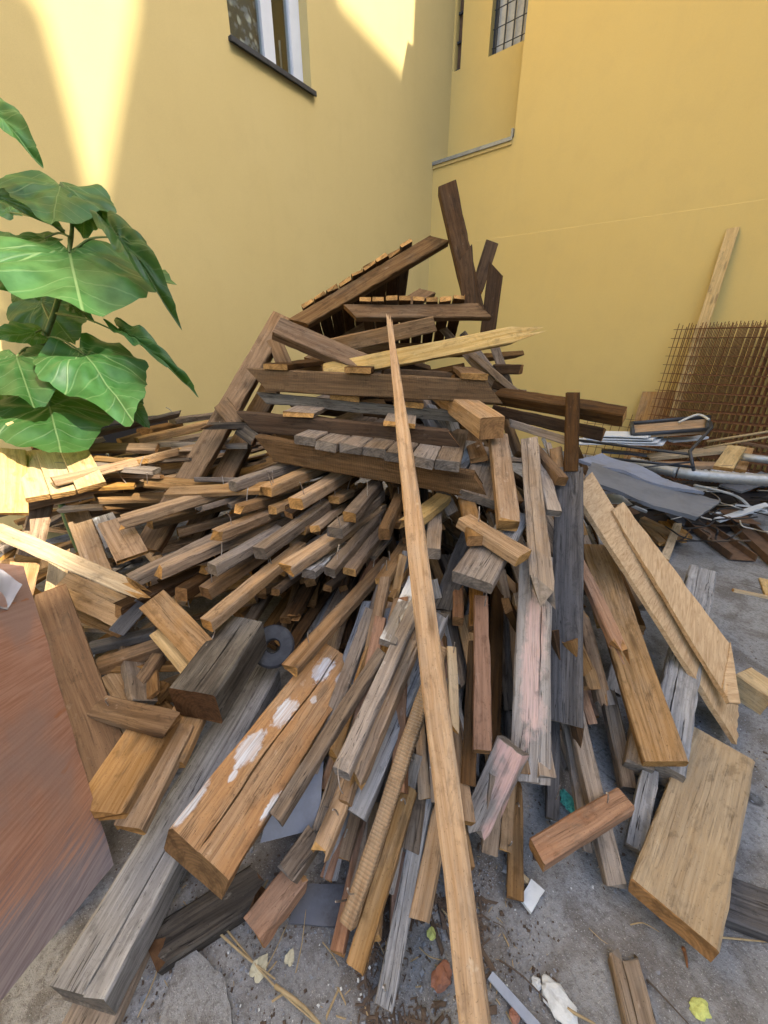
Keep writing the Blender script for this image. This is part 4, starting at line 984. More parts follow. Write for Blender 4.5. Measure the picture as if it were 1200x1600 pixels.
# --- white plastic film at the left edge
def film_mat():
    k = NT('milky_film'); d = k.n('BsdfPrincipled'); d.inputs['Base Color'].default_value = (0.72, 0.73, 0.75, 1); d.inputs['Roughness'].default_value = 0.3
    t = k.n('BsdfTransparent'); m = k.n('MixShader'); m.inputs[0].default_value = 0.38
    k.l(t.outputs[0], m.inputs[1]); k.l(d.outputs[0], m.inputs[2]); k.l(m.outputs[0], k.out.inputs[0]); return k.m
slab('plastic_film', [P(-40, 960, 0.98), P(14, 948, 1.04), P(34, 915, 1.09), P(-40, 872, 1.06)], 0.002, film_mat(), 'milky plastic film hanging over the top of the red plywood', 'plastic film', wob=0.05, sub=30, wfq=14)

# --- chipboard strips on the right
def chip_mat():
    k = NT('flake_board'); vec, rnd, raw = k.objcoord()
    a = k.noise(k.scale(vec, (9, 70, 60)), 1, 4, 0.65, 1.2); b = k.noise(k.scale(vec, (30, 160, 100)), 1, 3, 0.6, 0.8); d = k.noise(vec, 3, 4)
    c = k.mix(k.mapr(a, 0.3, 0.7), (0.46, 0.28, 0.135), (0.66, 0.45, 0.25))
    c = k.mix(k.math('MULTIPLY', k.mapr(b, 0.6, 0.72), 0.7), c, (0.25, 0.14, 0.06))
    c = k.mix(k.math('MULTIPLY', k.mapr(d, 0.5, 0.7), 0.25), c, (0.40, 0.28, 0.16))
    return k.finish(c, 0.85, k.bump(k.math('ADD', a, b), 0.5, 0.002), spec=0.2)
CH = chip_mat(); W['chip'] = CH; ENDOF['chip'] = 'light'
slab('board', [P(1152, 1162, 10.05), P(1154, 1104, 10.07), P(925, 738, 1.84), P(897, 766, 1.80)], 0.02, CH, 'pale chipboard strip leaning lower, long straight edge towards the heap', 'board', sub=16)
slab('board', [P(1140, 1098, 1.50), P(1156, 1100, 1.50), P(1142, 1004, 1.60), P(1128, 1075, 1.53)], 0.018, CH, 'small pale chipboard corner at the foot of the leaning strips', 'board', sub=3)
slab('board', [P(1136, 1092, 1.52), P(1140, 1006, 1.60), P(974, 784, 1.83), P(957, 798, 1.78)], 0.02, CH, 'broad pale chipboard strip leaning on top of the other strip', 'board', sub=16)

# --- black rubber disc between the beams
dc = P(427, 1010, 1.62); dn = (CAM - dc).normalized() + Vector((-0.1, 0, 0.15))
ring = []; RF = []
Md = frame(dn.orthogonal(), dn, dc)
for z in (0.02, -0.02):
    for rr in (0.028, 0.033, 0.082, 0.09):
        for k_ in range(32):
            a = math.tau * k_ / 32; zz = z * (0.75 if rr in (0.028, 0.09) else 1); ring.append((rr * math.cos(a), rr * math.sin(a), zz))
o_ = [0, 1, 2, 3, 7, 6, 5, 4]
for q in range(8):
    for k_ in range(32):
        a, b = o_[q] * 32, o_[(q + 1) % 8] * 32; RF.append((a + k_, a + (k_ + 1) % 32, b + (k_ + 1) % 32, b + k_))
tag(link('rubber_disc', mesh_of('rubber_disc', ring, RF), M['rubber'], None, Md), 'black rubber disc with a round hole jammed above the silver grey beam', 'disc')

# --- crumpled grey blue cloth under the fan
slab('cloth', [P(405, 1318, 10.06), P(508, 1290, 10.1), P(512, 1190, 10.16), P(440, 1205, 10.16)], 0.004, M['cloth'], 'crumpled grey blue cloth under the battens beside the orange beam', 'cloth', wob=0.09, sub=18)

# ------------------------------------------------------------------ plant with big leaves
def leaf_mat():
    k = NT('big_leaf'); uv = k.n('UVMap'); sx = k.n('SeparateXYZ'); k.l(uv.outputs[0], sx.inputs[0]); x, y = sx.outputs[0], sx.outputs[1]
    ay = k.math('ABSOLUTE', y); oi = k.n('ObjectInfo'); rnd = oi.outputs['Random']; tc = k.n('TexCoord')
    def vein(val, w): return k.mapr(k.math('ABSOLUTE', val), w * 0.35, w, 1, 0)
    vm = vein(y, 0.009)
    for sl, w in ((0.75, 0.011), (2.6, 0.012)):
        vm = k.math('MAXIMUM', vm, k.math('MULTIPLY', vein(k.math('SUBTRACT', ay, k.math('MULTIPLY', x, sl)), w), 0.9))
    side = k.math('SUBTRACT', k.math('FRACT', k.math('MULTIPLY', k.math('SUBTRACT', x, k.math('MULTIPLY', ay, 0.75)), 6.5)), 0.5)
    vm = k.math('MAXIMUM', vm, k.math('MULTIPLY', vein(side, 0.06), 0.4))
    n1 = k.noise(tc.outputs['Object'], 9, 4); n2 = k.noise(tc.outputs['Object'], 60, 3)
    c = k.mix(k.mapr(n1, 0.35, 0.65), (0.028, 0.095, 0.02), (0.055, 0.15, 0.04))
    c = k.mix(k.math('MULTIPLY', vm, 0.6), c, (0.24, 0.34, 0.14))
    hs = k.n('HueSaturation'); k.l(c, hs.inputs['Color']); k.l(k.math('ADD', k.math('MULTIPLY', rnd, 0.5), 0.75), hs.inputs['Value'])
    bp = k.bump(k.math('SUBTRACT', k.math('MULTIPLY', n2, 0.3), vm), 0.5, 0.004)
    b = k.n('BsdfPrincipled'); k.l(hs.outputs[0], b.inputs['Base Color']); b.inputs['Roughness'].default_value = 0.42; k.l(bp, b.inputs['Normal']); b.inputs['Specular IOR Level'].default_value = 0.45
    t = k.n('BsdfTranslucent'); k.l(k.mix(0.5, hs.outputs[0], (0.16, 0.34, 0.03)), t.inputs[0]); k.l(bp, t.inputs['Normal'])
    m = k.n('MixShader'); m.inputs[0].default_value = 0.35; k.l(b.outputs[0], m.inputs[1]); k.l(t.outputs[0], m.inputs[2]); k.l(m.outputs[0], k.out.inputs[0]); return k.m
LEAF = leaf_mat(); STEM = simple('green_stem', (0.12, 0.17, 0.05), 0.6, 0, 30, 0.4, (0.09, 0.07, 0.035))
OUTL = [(-0.02, 0), (-0.10, 0.08), (-0.15, 0.20), (-0.12, 0.33), (-0.03, 0.42), (0.08, 0.46), (0.20, 0.485), (0.31, 0.525), (0.38, 0.50), (0.44, 0.43), (0.53, 0.385), (0.63, 0.335), (0.73, 0.27), (0.83, 0.18), (0.93, 0.075), (1.0, 0)]
def leaf(parent, base, tip, wfac, hint, fold=0.25, droop=0.25, seed=0, flip=1, holes=False):
    rg = random.Random(seed); L = (tip - base).length; M4 = frame(tip - base, hint, base)
    out = OUTL + [(x, -y) for x, y in OUTL[-2:0:-1]]; n = len(out); K_ = 9; V = [(0.12 * L, 0, 0.0)]; UV = [(0.12, 0)]
    dense = []
    for i in range(n):
        (x0, y0), (x1, y1) = out[i], out[(i + 1) % n]
        for q in (0, 0.5):
            dense.append((x0 + (x1 - x0) * q, y0 + (y1 - y0) * q))
    n = len(dense); jit = [1 + rg.uniform(-0.03, 0.03) for _ in dense]; sd = rg.uniform(0, 50)
    for k_ in range(1, K_ + 1):
        r = k_ / K_
        for i, (x, y) in enumerate(dense):
            j = 1 + (jit[i] - 1) * r
            X, Y = 0.12 + (x - 0.12) * r * j, y * r * j
            Z = fold * abs(Y) * (1 - 0.6 * abs(Y)) - droop * X * abs(X) - 0.35 * Y * Y + noise.noise(Vector((X * 4 + sd, Y * 4, 1))) * 0.06 * (0.4 + r) + 0.025 * r * math.sin(i * 0.9 + sd)
            V.append((X * L, Y * L * wfac, Z * L)); UV.append((X, Y))
    F = [(0, 1 + i, 1 + (i + 1) % n) for i in range(n)]
    for k_ in range(K_ - 1):
        for i in range(n):
            a = 1 + k_ * n + i; b = 1 + k_ * n + (i + 1) % n
            if holes and k_ in (4, 5) and i in (6, 7, 8, 40) and (i + k_) % 2: continue
            F.append((a, a + n, b + n, b))
    me = mesh_of('leaf', V, F, True); ul = me.uv_layers.new(name='UVMap')
    for lp in me.loops: ul.data[lp.index].uv = UV[lp.vertex_index]
    return link('leaf', me, LEAF, parent, M4)
root = P(48, 640, 2.06); root.z = 0
plant = thing('big_leaved_plant', 'young tree shoot with very large heart shaped green leaves by the left wall', 'plant', root)
st = [root, Vector((root.x - 0.03, root.y, 0.6)), P(48, 590, 2.06), P(70, 530, 2.02), P(92, 465, 2.0), P(108, 392, 1.98), P(112, 345, 1.98), P(97, 300, 2.0)]
tube('stem', smoothpath(st, 6), 0.02, STEM, plant, 8, 0.007)
c_up = lambda p, a: (CAM - p).normalized() + Vector((0, 0, a))
LV = [  # base, tip, width factor, up-bias, fold, droop, stem joint
 ((107, 388, 1.95), (124, 468, 1.60), 1.3, 3.0, 0.1, 0.1, (112, 370, 1.98)),
 ((96, 286, 2.02), (74, 334, 1.80), 1.15, 2.0, 0.1, 0.15, (100, 300, 2.0)),
 ((132, 318, 2.02), (130, 370, 1.98), 0.75, 0.2, 0.3, 0.1, (112, 345, 1.98)),
 ((176, 362, 1.92), (272, 456, 1.78), 0.27, 1.2, 0.5, 0.35, (110, 398, 1.98)),
 ((-22, 166, 1.66), (54, 224, 1.60), 0.42, 1.0, 0.5, 0.25, (-60, 200, 1.7)),
 ((-25, 300, 1.9), (98, 350, 1.96), 0.42, 0.8, 0.5, 0.15, (-60, 330, 1.95)),
 ((80, 372, 2.05), (-25, 372, 1.85), 0.5, 2.0, 0.2, 0.1, (108, 370, 1.98)),
 ((-14, 430, 1.78), (50, 440, 1.72), 0.95, 0.8, 0.2, 0.2, (-60, 430, 1.85)),
 ((62, 470, 2.2), (108, 524, 2.15), 1.3, 0.2, 0.1, 0.2, (80, 505, 2.0)),
 ((62, 520, 1.98), (-20, 520, 1.8), 0.75, 1.0, 0.2, 0.15, (72, 525, 2.0)),
 ((24, 552, 1.84), (44, 612, 1.58), 1.0, 1.4, 0.15, 0.15, (62, 548, 2.0)),
 ((126, 546, 1.88), (204, 640, 1.64), 0.72, 1.4, 0.2, 0.15, (72, 528, 2.0)),
 ((76, 628, 1.84), (94, 704, 1.60), 1.15, 2.0, 0.1, 0.1, (50, 590, 2.05)),
 ((192, 522, 1.9), (300, 580, 1.78), 0.20, 1.2, 0.5, 0.3, (88, 490, 2.0)),
 ((190, 618, 2.05), (228, 662, 2.0), 0.6, 0.1, 0.4, 0.2, (60, 570, 2.04)),
 ((62, 592, 2.0), (96, 628, 2.05), 0.8, 0.3, 0.2, 0.2, (58, 575, 2.04)),
 ((20, 335, 2.15), (-30, 300, 2.1), 0.8, 1.0, 0.2, 0.2, (100, 360, 1.98)),
 ((60, 440, 2.2), (8, 470, 2.2), 0.8, 0.5, 0.2, 0.2, (95, 455, 2.0)),
 ((112, 478, 2.0), (142, 494, 1.95), 0.5, 0.8, 0.3, 0.2, (92, 470, 2.0)),
 ((10, 600, 1.9), (-30, 660, 1.7), 0.9, 1.5, 0.2, 0.2, (50, 585, 2.05)),
 ((110, 600, 2.2), (160, 660, 2.2), 0.9, 0.4, 0.2, 0.2, (55, 575, 2.05)),
 ((140, 318, 2.08), (168, 352, 2.02), 0.8, 0.6, 0.3, 0.2, (112, 345, 1.98)),
 ((30, 400, 2.25), (-20, 350, 2.2), 0.9, 0.4, 0.2, 0.2, (106, 395, 1.98)),
]
for i, (b, t, wf, up_, fo, dr, j) in enumerate(LV):
    B, T_ = P(*b), P(*t); 
    leaf(plant, B, T_, wf, c_up(B, up_), fo, dr, seed=100 + i, holes=i == 12)
    J = P(*j); mid = (J + B) / 2 + Vector((0, 0, 0.02))
    tube('petiole', smoothpath([J, mid, B + (T_ - B) * 0.1], 5), 0.0065, STEM, plant, 6, 0.004)

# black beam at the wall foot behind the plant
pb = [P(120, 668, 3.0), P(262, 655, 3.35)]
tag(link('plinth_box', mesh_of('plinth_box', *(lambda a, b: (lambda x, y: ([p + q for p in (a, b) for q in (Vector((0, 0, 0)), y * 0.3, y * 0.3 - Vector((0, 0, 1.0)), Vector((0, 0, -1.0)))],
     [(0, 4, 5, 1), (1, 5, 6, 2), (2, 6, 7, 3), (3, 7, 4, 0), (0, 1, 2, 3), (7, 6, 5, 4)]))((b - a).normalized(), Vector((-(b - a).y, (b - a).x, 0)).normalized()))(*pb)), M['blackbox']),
    'black box with a grey lid standing against the left wall behind the planks', 'box')

# ------------------------------------------------------------------ scrap on the right
def mesh_sheet(t0, z0, wd, ht, lean0, lean1, sp, lab, sd):
    rg = random.Random(sd); parts = []
    def pt(t, z, extra=0): k_ = z / max(ht, 0.01); return CORNER + DR * (t0 + t + 0.02 * k_) + NR * (lean0 + (lean1 - lean0) * k_ + extra) + Vector((0, 0, z0 + z))
    nv, nh = int(wd / sp), int(ht / sp)
    for i in range(nv + 1):
        t = i * sp; parts.append(tube_data([pt(t, -0.03), pt(t, ht * 0.5, rg.uniform(-0.004, 0.004)), pt(t, ht + 0.04)], 0.004, 4))
    for j in range(nh + 1):
        z = j * sp; parts.append(tube_data([pt(-0.04, z, 0.006), pt(wd * 0.5, z, 0.006 + rg.uniform(-0.004, 0.004)), pt(wd + 0.04, z, 0.006)], 0.004, 4))
    c = pt(wd / 2, 0); V, F = merge(parts)
    return tag(link('rebar_mesh', mesh_of('rebar_mesh', [v - c for v in V], F), M['rust'], None, T(c)), lab, 'rebar mesh', 'rusty mesh sheets against the right wall')
tm, zm = onwall(1062, 512, DR, NR, 0.25); tb, zb = onwall(1030, 700, DR, NR, 0.6)
for i in range(8):
    mesh_sheet(tm - 0.04 + 0.043 * i, 0.02, 2.3, zm - 0.02 * (i % 3) - 0.01, 0.5 + 0.03 * i, 0.14 + 0.03 * i, 0.1,
               'rusty welded rebar mesh sheet leaning against the ochre wall, one of a bundle', 40 + i)
mesh_sheet(tm - 0.75, 0.05, 1.3, 0.62, 0.6, 0.45, 0.1, 'low rusty mesh offcut standing behind the scrap metal', 90)
bt = hit(1146, 356, NR, 0.05); bb = hit(1040, 690, NR, 0.45)
o, L, w, t, rng = timber3('plank', 'pine', bt, bt + (bb - bt) * 1.15, 0.11, 0.025, up=CAM - bt, end='light'); tag(o, 'tall pale plank leaning against the ochre wall behind the rebar mesh', 'plank')
b2t = hit(1034, 612, NR, 0.12); b2b = b2t.copy(); b2b.z = 0.02; b2b = b2b + NR * 0.25
o, L, w, t, rng = timber3('board', 'orange', b2t, b2b, 0.42, 0.02, up=NR, end='light'); tag(o, 'short orange board leaning on the wall behind the rebar mesh', 'board')

slab('sheet_panel', [P(912, 750, 3.05), P(1090, 808, 2.75), P(1126, 784, 2.95), P(925, 722, 3.4)], 0.03, M['greysheet'], 'large bent grey sheet panel on top of the scrap heap', 'sheet panel', wob=0.02, sub=14)
slab('sheet_panel', [P(905, 716, 3.42), P(1020, 752, 3.1), P(1100, 772, 2.98), P(940, 708, 3.6)], 0.025, M['cloth'], 'dark grey rolled edge sheet lying over the large grey panel', 'sheet panel', wob=0.05, sub=14)
for i in range(4):
    slab('slat', [P(905 + 6 * i, 693 - 4 * i, 3.9), P(1036 - 8 * i, 695 - 4 * i, 3.7), P(1044 - 6 * i, 685 - 3.5 * i, 3.9), P(905 + 6 * i, 684 - 3.5 * i, 4.1)], 0.012, M['white'],
         'white plastic slat in the stack under the jutting dark beam', 'slat', group='white slats', sub=4, wob=0.01)
tray = thing('tray', 'shallow tan tray with a dark blue metal rim on the scrap heap', 'tray', P(1045, 672, 3.9))
q = [P(988, 682, 3.8), P(1104, 674, 3.7), P(1106, 654, 4.0), P(986, 664, 4.1)]
slab('bottom', q, 0.02, W['tan'], parent=tray, sub=4)
q2 = [p + Vector((0, 0, 0.02)) for p in q]
for i in range(4): tube('rim', [q2[i], q2[(i + 1) % 4]], 0.022, M['darkmetal'], tray, 6)
def frame_tube(pts, lab, r=0.014, mat='darkmetal', nm='steel_rod', cat='steel rod'):
    return tag(tube(nm, pts, r, M[mat], None, 6), lab, cat)
frame_tube([P(905, 688, 3.8), P(1080, 710, 3.3), P(1084, 730, 3.2), P(950, 716, 3.6)], 'dark bent steel rod lying across the scrap heap')
frame_tube([P(1084, 735, 3.2), P(1078, 705, 3.3), P(1112, 668, 3.6), P(1110, 660, 3.7)], 'dark upright steel rod bent round the tan tray')
frame_tube([P(1078, 722, 3.22), P(960, 735, 3.5)], 'thin straight dark rod under the bent steel rod', 0.009)
# ribbed duct
dp = smoothpath([P(985, 722, 3.7), P(1060, 738, 3.4), P(1130, 746, 3.25), P(1230, 752, 3.1)], 24); vs, fs = [], []
for i, p in enumerate(dp):
    d_ = (dp[min(i + 1, len(dp) - 1)] - dp[max(i - 1, 0)]).normalized(); u_ = d_.orthogonal().normalized(); s_ = d_.cross(u_); r_ = 0.05 + (0.004 if i % 2 else -0.002)
    for k_ in range(12): a = math.tau * k_ / 12; vs.append(p + (u_ * math.cos(a) + s_ * math.sin(a)) * r_)
for i in range(len(dp) - 1):
    for k_ in range(12): fs.append((i * 12 + k_, i * 12 + (k_ + 1) % 12, (i + 1) * 12 + (k_ + 1) % 12, (i + 1) * 12 + k_))
c = dp[len(dp) // 2]; tag(link('duct', mesh_of('duct', [v - c for v in vs], fs, True), M['silver'], None, T(c)), 'silver ribbed flexible duct on the scrap heap', 'duct')
for u0, v0, s0, u1, v1, s1, m, lb in ((1010, 712, 3.9, 1150, 698, 3.7, 'pale', 'pale crate board at the back of the scrap heap'), (1012, 724, 3.7, 1142, 724, 3.45, 'tan', 'tan crate board in front of the pale crate board'),
     (1130, 730, 3.4, 1152, 696, 3.7, 'pine', 'short pine cleat across the crate boards'), (1150, 732, 3.4, 1164, 698, 3.7, 'orange', 'orange cleat at the end of the crate boards')):
    pc('board', m, u0, v0, s0, u1, v1, s1, 24, 6, lb, 'board')
# cables
rc = random.Random(5)
for i in range(30):
    u, v = rc.uniform(930, 1190), rc.uniform(735, 830); z = 10 + rc.uniform(0.05, 0.25); pts = []
    a0 = rc.uniform(0, 6)
    for k_ in range(7):
        a0 += rc.uniform(-0.9, 0.9); u += math.cos(a0) * 22; v += math.sin(a0) * 9; v = min(max(v, 735), 845); u = min(max(u, 915), 1230)
        pts.append(P(u, v, 10 + max(0.012, z - 10 + rc.uniform(-0.06, 0.06))))
    m = rc.choice(('ivory', 'blackcable', 'blackcable', 'root'))
    tag(tube('cable', smoothpath(pts, 5), rc.uniform(0.005, 0.009), M[m], None, 5),
        {'ivory': 'ivory electric cable tangled on the scrap heap', 'blackcable': 'black cable tangled under the grey sheet panel', 'root': 'brown dry root tangled in the scrap heap'}[m], 'cable', 'tangled cables')
for pts, r, m, lb in (([P(1110, 802, 10.12), P(1230, 800, 10.14)], 0.012, 'white', 'white straight pipe in front of the scrap heap'), ([P(1160, 714, 3.4), P(1230, 722, 3.3)], 0.035, 'silver', 'short shiny pipe beyond the crate boards'),
       (smoothpath([P(1060, 660, 3.9), P(1090, 648, 3.9), P(1108, 656, 3.8)], 5), 0.012, 'ivory', 'ivory hose loop on the tan tray'), (smoothpath([P(1085, 758, 10.35), P(1150, 775, 10.25), P(1178, 800, 10.1)], 5), 0.012, 'ivory', 'thick ivory hose hanging down the scrap heap'),
       ([P(1105, 690, 3.6), P(1240, 668, 3.3)], 0.012, 'straw', 'long straight cane lying over the scrap'), ([P(1100, 700, 3.5), P(1240, 676, 3.2)], 0.01, 'straw', 'second long cane below the first'), ([P(1090, 715, 10.4), P(1165, 795, 10.1)], 0.012, 'root', 'brown stick across the cables')):
    tag(tube('pipe', pts, r, M[m], None, 8), lb, 'pipe')
for i, (u0, v0, z0, u1, v1, z1, w, m, lb) in enumerate([(1120, 815, .10, 1200, 790, .2, .03, 'white', 'white plastic trunking leaning at the right of the cables'), (1000, 770, .18, 1090, 812, .12, .02, 'darkmetal', 'dark flat bar sticking out under the grey panel'),
      (1140, 765, .3, 1205, 745, .34, .09, 'greysheet', 'crumpled grey metal sheet below the duct'), (1150, 690, .62, 1215, 704, .6, .05, 'rustlight', 'rusty angle iron beyond the duct'), (930, 770, .2, 1010, 800, .08, .02, 'white', 'thin white trunking under the grey panel'),
      (1045, 690, .6, 1100, 684, .62, .05, 'white', 'white plastic profile beside the tan tray'), (940, 705, .5, 1010, 712, .5, .05, 'darkmetal', 'black plastic housing behind the grey panel')]):
    a, b = P(u0, v0, 10 + z0), P(u1, v1, 10 + z1); s_ = (b - a).cross(Vector((0, 0, 1))).normalized() * w
    slab('scrap_bar', [a - s_, b - s_, b + s_, a + s_], 0.02, M[m], lb, 'scrap', sub=6, wob=0.02)
# low dark rubbish body under the panels
slab('tarp', [P(890, 815, 10.02), P(1130, 835, 10.02), P(1240, 760, 10.03), P(910, 745, 10.03)], 0.01, M['blackbox'], 'black tarpaulin spread under the scrap metal', 'tarpaulin', wob=0.05, sub=12)
rr_ = random.Random(9)
for i in range(26):
    u, v = rr_.uniform(905, 1200), rr_.uniform(725, 815); a = P(u, v, 10 + rr_.uniform(0.03, 0.22)); an = rr_.uniform(0, 6.28); L = rr_.uniform(0.2, 0.7)
    d_ = Vector((math.cos(an), math.sin(an), rr_.uniform(-0.1, 0.1))); n_ = Vector((rr_.uniform(-.4, .4), rr_.uniform(-.4, .4), 1)); s_ = d_.cross(n_).normalized() * rr_.uniform(0.02, 0.09)
    mt, lb = rr_.choice((('white', 'white plastic scrap among the cables'), ('darkmetal', 'dark metal scrap among the cables'), ('greysheet', 'grey metal offcut among the cables'), ('rustlight', 'rusty metal strip among the cables')))
    slab('scrap_strip', [a - s_, a + d_ * L - s_, a + d_ * L + s_, a + s_], 0.006, M[mt], lb, 'scrap', sub=3, wob=0.03, group='bits in the scrap heap')
# steel channels
def channel(a, b, wpx, lab):
    A, B = P(*a), P(*b); x = (B - A).normalized(); w = wpx * depth(A) / FPX; y = Vector((0, 0, 1)).cross(x).normalized(); L = (B - A).length
    V, F = merge([box_data(0, L, -w / 2, w / 2, 0, 0.007), box_data(0, L, -w / 2, -w / 2 + 0.008, 0.0071, 0.055), box_data(0, L, w / 2 - 0.008, w / 2, 0.0071, 0.055)])
    return tag(link('steel_channel', mesh_of('steel_channel', V, F), M['rustlight'], None, frame(x, Vector((0, 0, 1)), A)), lab, 'steel channel', 'steel channels on the ground')
channel((1160, 876, 10.015), (1086, 822, 10.015), 36, 'rusty brown steel channel lying open side up on the concrete')
channel((1240, 900, 10.015), (1152, 820, 10.015), 40, 'wider rusty steel channel beside the other one near the white pipe')
# little pallet remains
for i in range(4):
    pc('slat', 'orange', 1008 + 14 * i, 818 - 2 * i, 10.06, 1036 + 13 * i, 846 - 3 * i, 10.06, 12, 6, 'short orange pallet slat lying behind the chipboard strips', 'slat', group='orange pallet slats')
pc('batten', 'orange', 1004, 808, 10.10, 1072, 838, 10.10, 12, 10, 'orange cleat lying across the pallet slats', 'batten')
pc('stick', 'pale', 1038, 872, 10.04, 1060, 818, 10.12, 12, 8, 'pale stick leaning on the orange pallet slats', 'stick')
pc('stick', 'pale', 1146, 920, 10.02, 1225, 936, 10.02, 6, 5, 'thin pale stick lying on the bare concrete', 'stick')
pc('stick', 'pine', 1194, 904, 10.02, 1204, 930, 10.02, 12, 8, 'small pine offcut at the end of the thin pale stick', 'stick')

# ------------------------------------------------------------------ small things on the ground
def lump(name, c, r, mat, lab, cat, sd, squash=0.5, detail=3, rough=0.14):
    bm = bmesh.new(); bmesh.ops.create_icosphere(bm, subdivisions=detail, radius=1)
    for v in bm.verts:
        q = v.co * (1 + 0.35 * noise.noise(v.co * 1.7 + Vector((sd, 0, 0))) + rough * noise.noise(v.co * (5 if rough < 0.3 else 9) + Vector((sd, 3, 0)))); v.co = Vector((q.x * r[0], q.y * r[1], q.z * r[2]))
    me = bpy.data.meshes.new(name); bm.to_mesh(me); bm.free()
    return tag(link(name, me, mat, None, T(c + Vector((0, 0, r[2] * 0.75))) @ Matrix.Rotation(sd, 4, 'Z')), lab, cat)
lump('plaster_lump', P(872, 1568, 10.0), (0.045, 0.03, 0.012), M['plaster'], 'white crumbled plaster lump lying on the dirt', 'plaster', 2.2)
lump('plaster_crumb', P(838, 1538, 10.0), (0.012, 0.012, 0.006), M['plaster'], 'small white plaster crumb beside the plaster lump', 'plaster', 1.2)
lump('sponge', P(1093, 1578, 10.0), (0.024, 0.017, 0.008), M['sponge'], 'yellow green sponge scrap on the dirt', 'sponge', 0.2)
lump('fluff', P(887, 1258, 10.0), (0.016, 0.036, 0.02), M['turq'], 'turquoise fluffy scrap between the grey laths', 'fluff', 0.3, detail=5, rough=0.5)
lump('pebble', P(674, 1461, 10.0), (0.012, 0.012, 0.008), M['sponge'], 'small round yellowish cap near the short light tan batten', 'cap', 0.7)
lump('brick_chip', P(690, 1530, 10.0), (0.03, 0.02, 0.016), M['terracotta'], 'reddish brick chip beside the long pale batten', 'brick chip', 0.7)
lump('brick_chip', P(803, 1588, 10.0), (0.013, 0.012, 0.01), M['terracotta'], 'tiny orange brick chip beside the grey plastic strip', 'brick chip', 1.7)
tp = [P(*q_) for q_ in ((811, 1405, 10.012), (830, 1427, 10.012), (851, 1392, 10.014), (830, 1375, 10.014))]
slab('tile', [p + Vector((0, 0, 0.006)) for p in tp], 0.012, M['tile'], 'white square tile fragment on the dirt', 'tile', sub=3)
pc('chip', 'pine', 826, 1377, 10.012, 812, 1364, 10.012, 8, 6, 'thin pine chip beside the white tile fragment', 'chip')
lf = lambda u, v, a, L, sd, lab: tag(leaf_dry(P(u, v, 10.012), a, L, sd), lab, 'leaf', 'dry leaves')
DRY = simple('dry_leaf', (0.52, 0.46, 0.30), 0.8, 0, 30, 0.4)
def leaf_dry(p, a, L, sd):
    tipv = p + Vector((math.cos(a), math.sin(a), 0.15)) * L
    o = leaf(None, p, tipv, 0.9, Vector((0.2, -0.2, 1)), 0.4, 0.2, sd); o.data.materials.clear(); o.data.materials.append(DRY); o.name = 'dry_leaf'; return o
lf(398, 1525, 1.0, 0.045, 1, 'pale dry leaf lying beside the straw bundle')
lf(450, 1505, 1.3, 0.028, 2, 'small yellowish dry leaf above the straw bundle')
slab('stone_slab', [P(235, 1640, 10.016), P(370, 1640, 10.016), P(352, 1530, 10.016), P(286, 1462, 10.018)], 0.02, bpy.data.materials['yard_concrete'], 'pale grey stone slab corner lying in the dirt', 'stone slab', sub=8, wob=0.003)
slab('metal_plate', [P(452, 1442, 10.012), P(560, 1450, 10.012), P(552, 1382, 10.014), P(462, 1380, 10.014)], 0.008, M['plate'], 'dirty grey metal plate lying flat under the battens', 'metal plate', sub=6, wob=0.004)
slab('plastic_strip', [P(770, 1520, 10.012), P(880, 1640, 10.012), P(858, 1640, 10.012), P(762, 1530, 10.012)], 0.006, M['gray_strip'], 'blue grey plastic strip lying beside the long pale batten', 'plastic strip', sub=6)
TW = [((340, 1455), (430, 1530), 0.006, 'straw'), ((352, 1450), (520, 1620), 0.005, 'straw'), ((430, 1540), (520, 1625), 0.009, 'straw'), ((462, 1520), (478, 1420), 0.003, 'straw'), ((416, 1512), (448, 1445), 0.003, 'straw'),
      ((504, 1472), (530, 1510), 0.003, 'straw'), ((255, 1480), (215, 1590), 0.004, 'straw'), ((240, 1420), (305, 1300), 0.003, 'root'), ((560, 1430), (600, 1490), 0.003, 'straw'), ((690, 1420), (735, 1470), 0.004, 'straw'),
      ((770, 1440), (800, 1475), 0.002, 'root'), ((985, 1445), (1030, 1456), 0.003, 'straw'), ((920, 1450), (950, 1475), 0.002, 'straw'), ((1110, 1463), (1200, 1472), 0.005, 'straw'), ((1010, 1530), (1085, 1610), 0.004, 'root'),
      ((885, 1575), (930, 1600), 0.007, 'straw'), ((780, 1500), (860, 1570), 0.004, 'root'), ((1090, 980), (1110, 1000), 0.004, 'straw'), ((655, 1480), (690, 1500), 0.003, 'straw'), ((900, 1200), (930, 1225), 0.003, 'straw')]
for i, (a, b, r, m) in enumerate(TW):
    A, B = P(*a, 10.008 + r), P(*b, 10.008 + r); md = (A + B) / 2 + Vector((rc.uniform(-.01, .01), rc.uniform(-.01, .01), 0.004))
    tag(tube('twig', smoothpath([A, md, B], 3), r * 0.6, M[m], None, 5, r * 0.35), 'dry straw stalk lying on the dirt' if m == 'straw' else 'thin brown twig lying on the dirt', 'twig', 'twigs on the ground')
tube_fork = tag(tube('root_fork', smoothpath([P(1068, 1482, 10.05), P(1072, 1496, 10.02), P(1074, 1512, 10.006)], 4), 0.005, M['rust'], None, 6, 0.002), 'orange rusty hook under the olive brown block', 'hook')

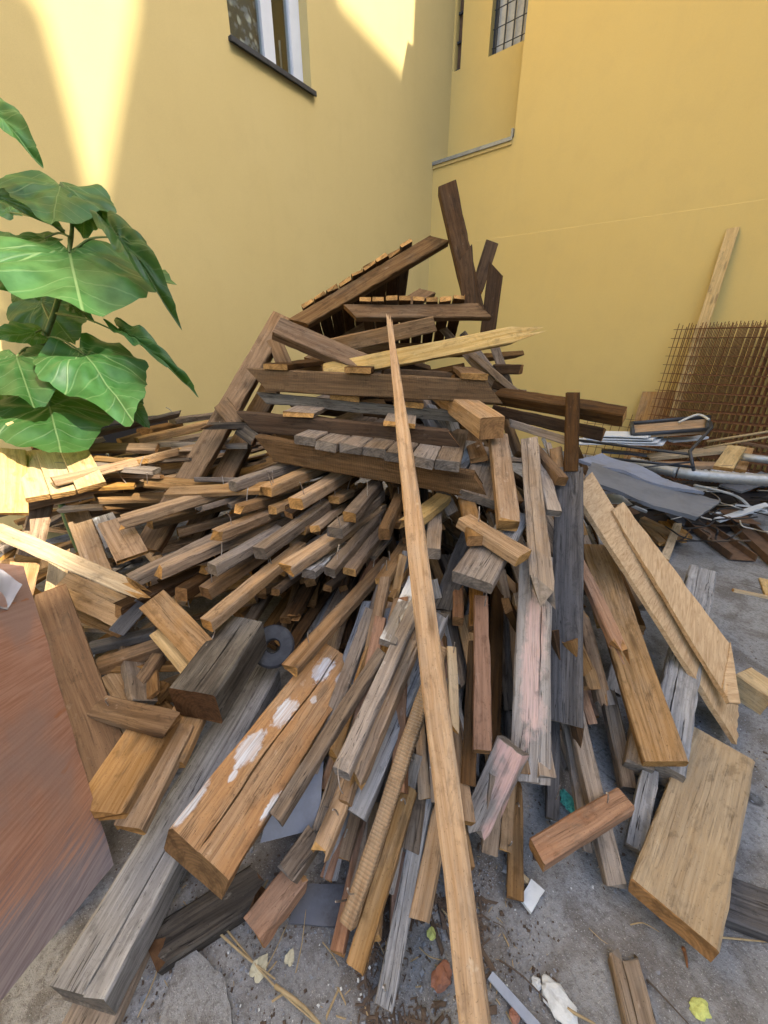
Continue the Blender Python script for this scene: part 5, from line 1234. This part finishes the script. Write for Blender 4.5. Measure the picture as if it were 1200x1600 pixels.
# litter that nobody could count
def litter(name, n, region, size, mat, lab, cat, sd, flat=0.35, lng=1.0, mats=None):
    rg = random.Random(sd); V, F = [], []
    for _ in range(n):
        for _t in range(30):
            u, v = rg.uniform(region[0], region[1]), rg.uniform(region[2], region[3]); p = P(u, v, 10.0)
            if noise.noise(Vector((p.x * 4, p.y * 4, sd))) > rg.uniform(-0.6, 0.35): break
        s = size * rg.lognormvariate(0, 0.5); a = rg.uniform(0, 6.28); cx, sx_ = math.cos(a), math.sin(a); b = len(V)
        l_ = s * lng * rg.uniform(0.6, 1.6)
        for (x, y, z) in ((-1, -1, 0), (1, -0.7, 0), (0.9, 1, 0), (-0.8, 0.8, 0), (-0.6, -0.6, 1), (0.7, -0.5, 0.8), (0.5, 0.6, 1), (-0.6, 0.5, 0.9)):
            x, y, z = x * l_ * rg.uniform(0.6, 1), y * s * rg.uniform(0.6, 1), z * s * flat * 2 * rg.uniform(0.5, 1)
            V.append((p.x + x * cx - y * sx_, p.y + x * sx_ + y * cx, p.z + z - 0.001))
        F += [tuple(b + i for i in q_) for q_ in ((4, 5, 6, 7), (0, 1, 5, 4), (1, 2, 6, 5), (2, 3, 7, 6), (3, 0, 4, 7))]
    o = link(name, mesh_of(name, V, F), mat); o['kind'] = 'stuff'; o['label'] = lab; o['category'] = cat; return o
REG = (180, 1230, 1000, 1640)
litter('gravel', 4200, REG, 0.002, M['stone'], 'grey grit strewn over the dirty ground', 'grit', 3, 0.5)
litter('dirt_crumbs', 3600, REG, 0.0022, M['root'], 'dark brown dirt crumbs and bark bits on the ground', 'dirt', 4, 0.5)
litter('wood_chips', 420, REG, 0.0012, M['straw'], 'small wood splinters strewn over the ground', 'wood chips', 6, 0.4, 6)
litter('white_crumbs', 420, REG, 0.0019, M['plaster'], 'white plaster crumbs strewn over the ground', 'crumbs', 8, 0.5)
litter('bark_litter', 700, (560, 760, 1400, 1640), 0.0028, M['root'], 'dark bark and rotten wood litter under the long batten', 'bark', 11, 0.3, 4)
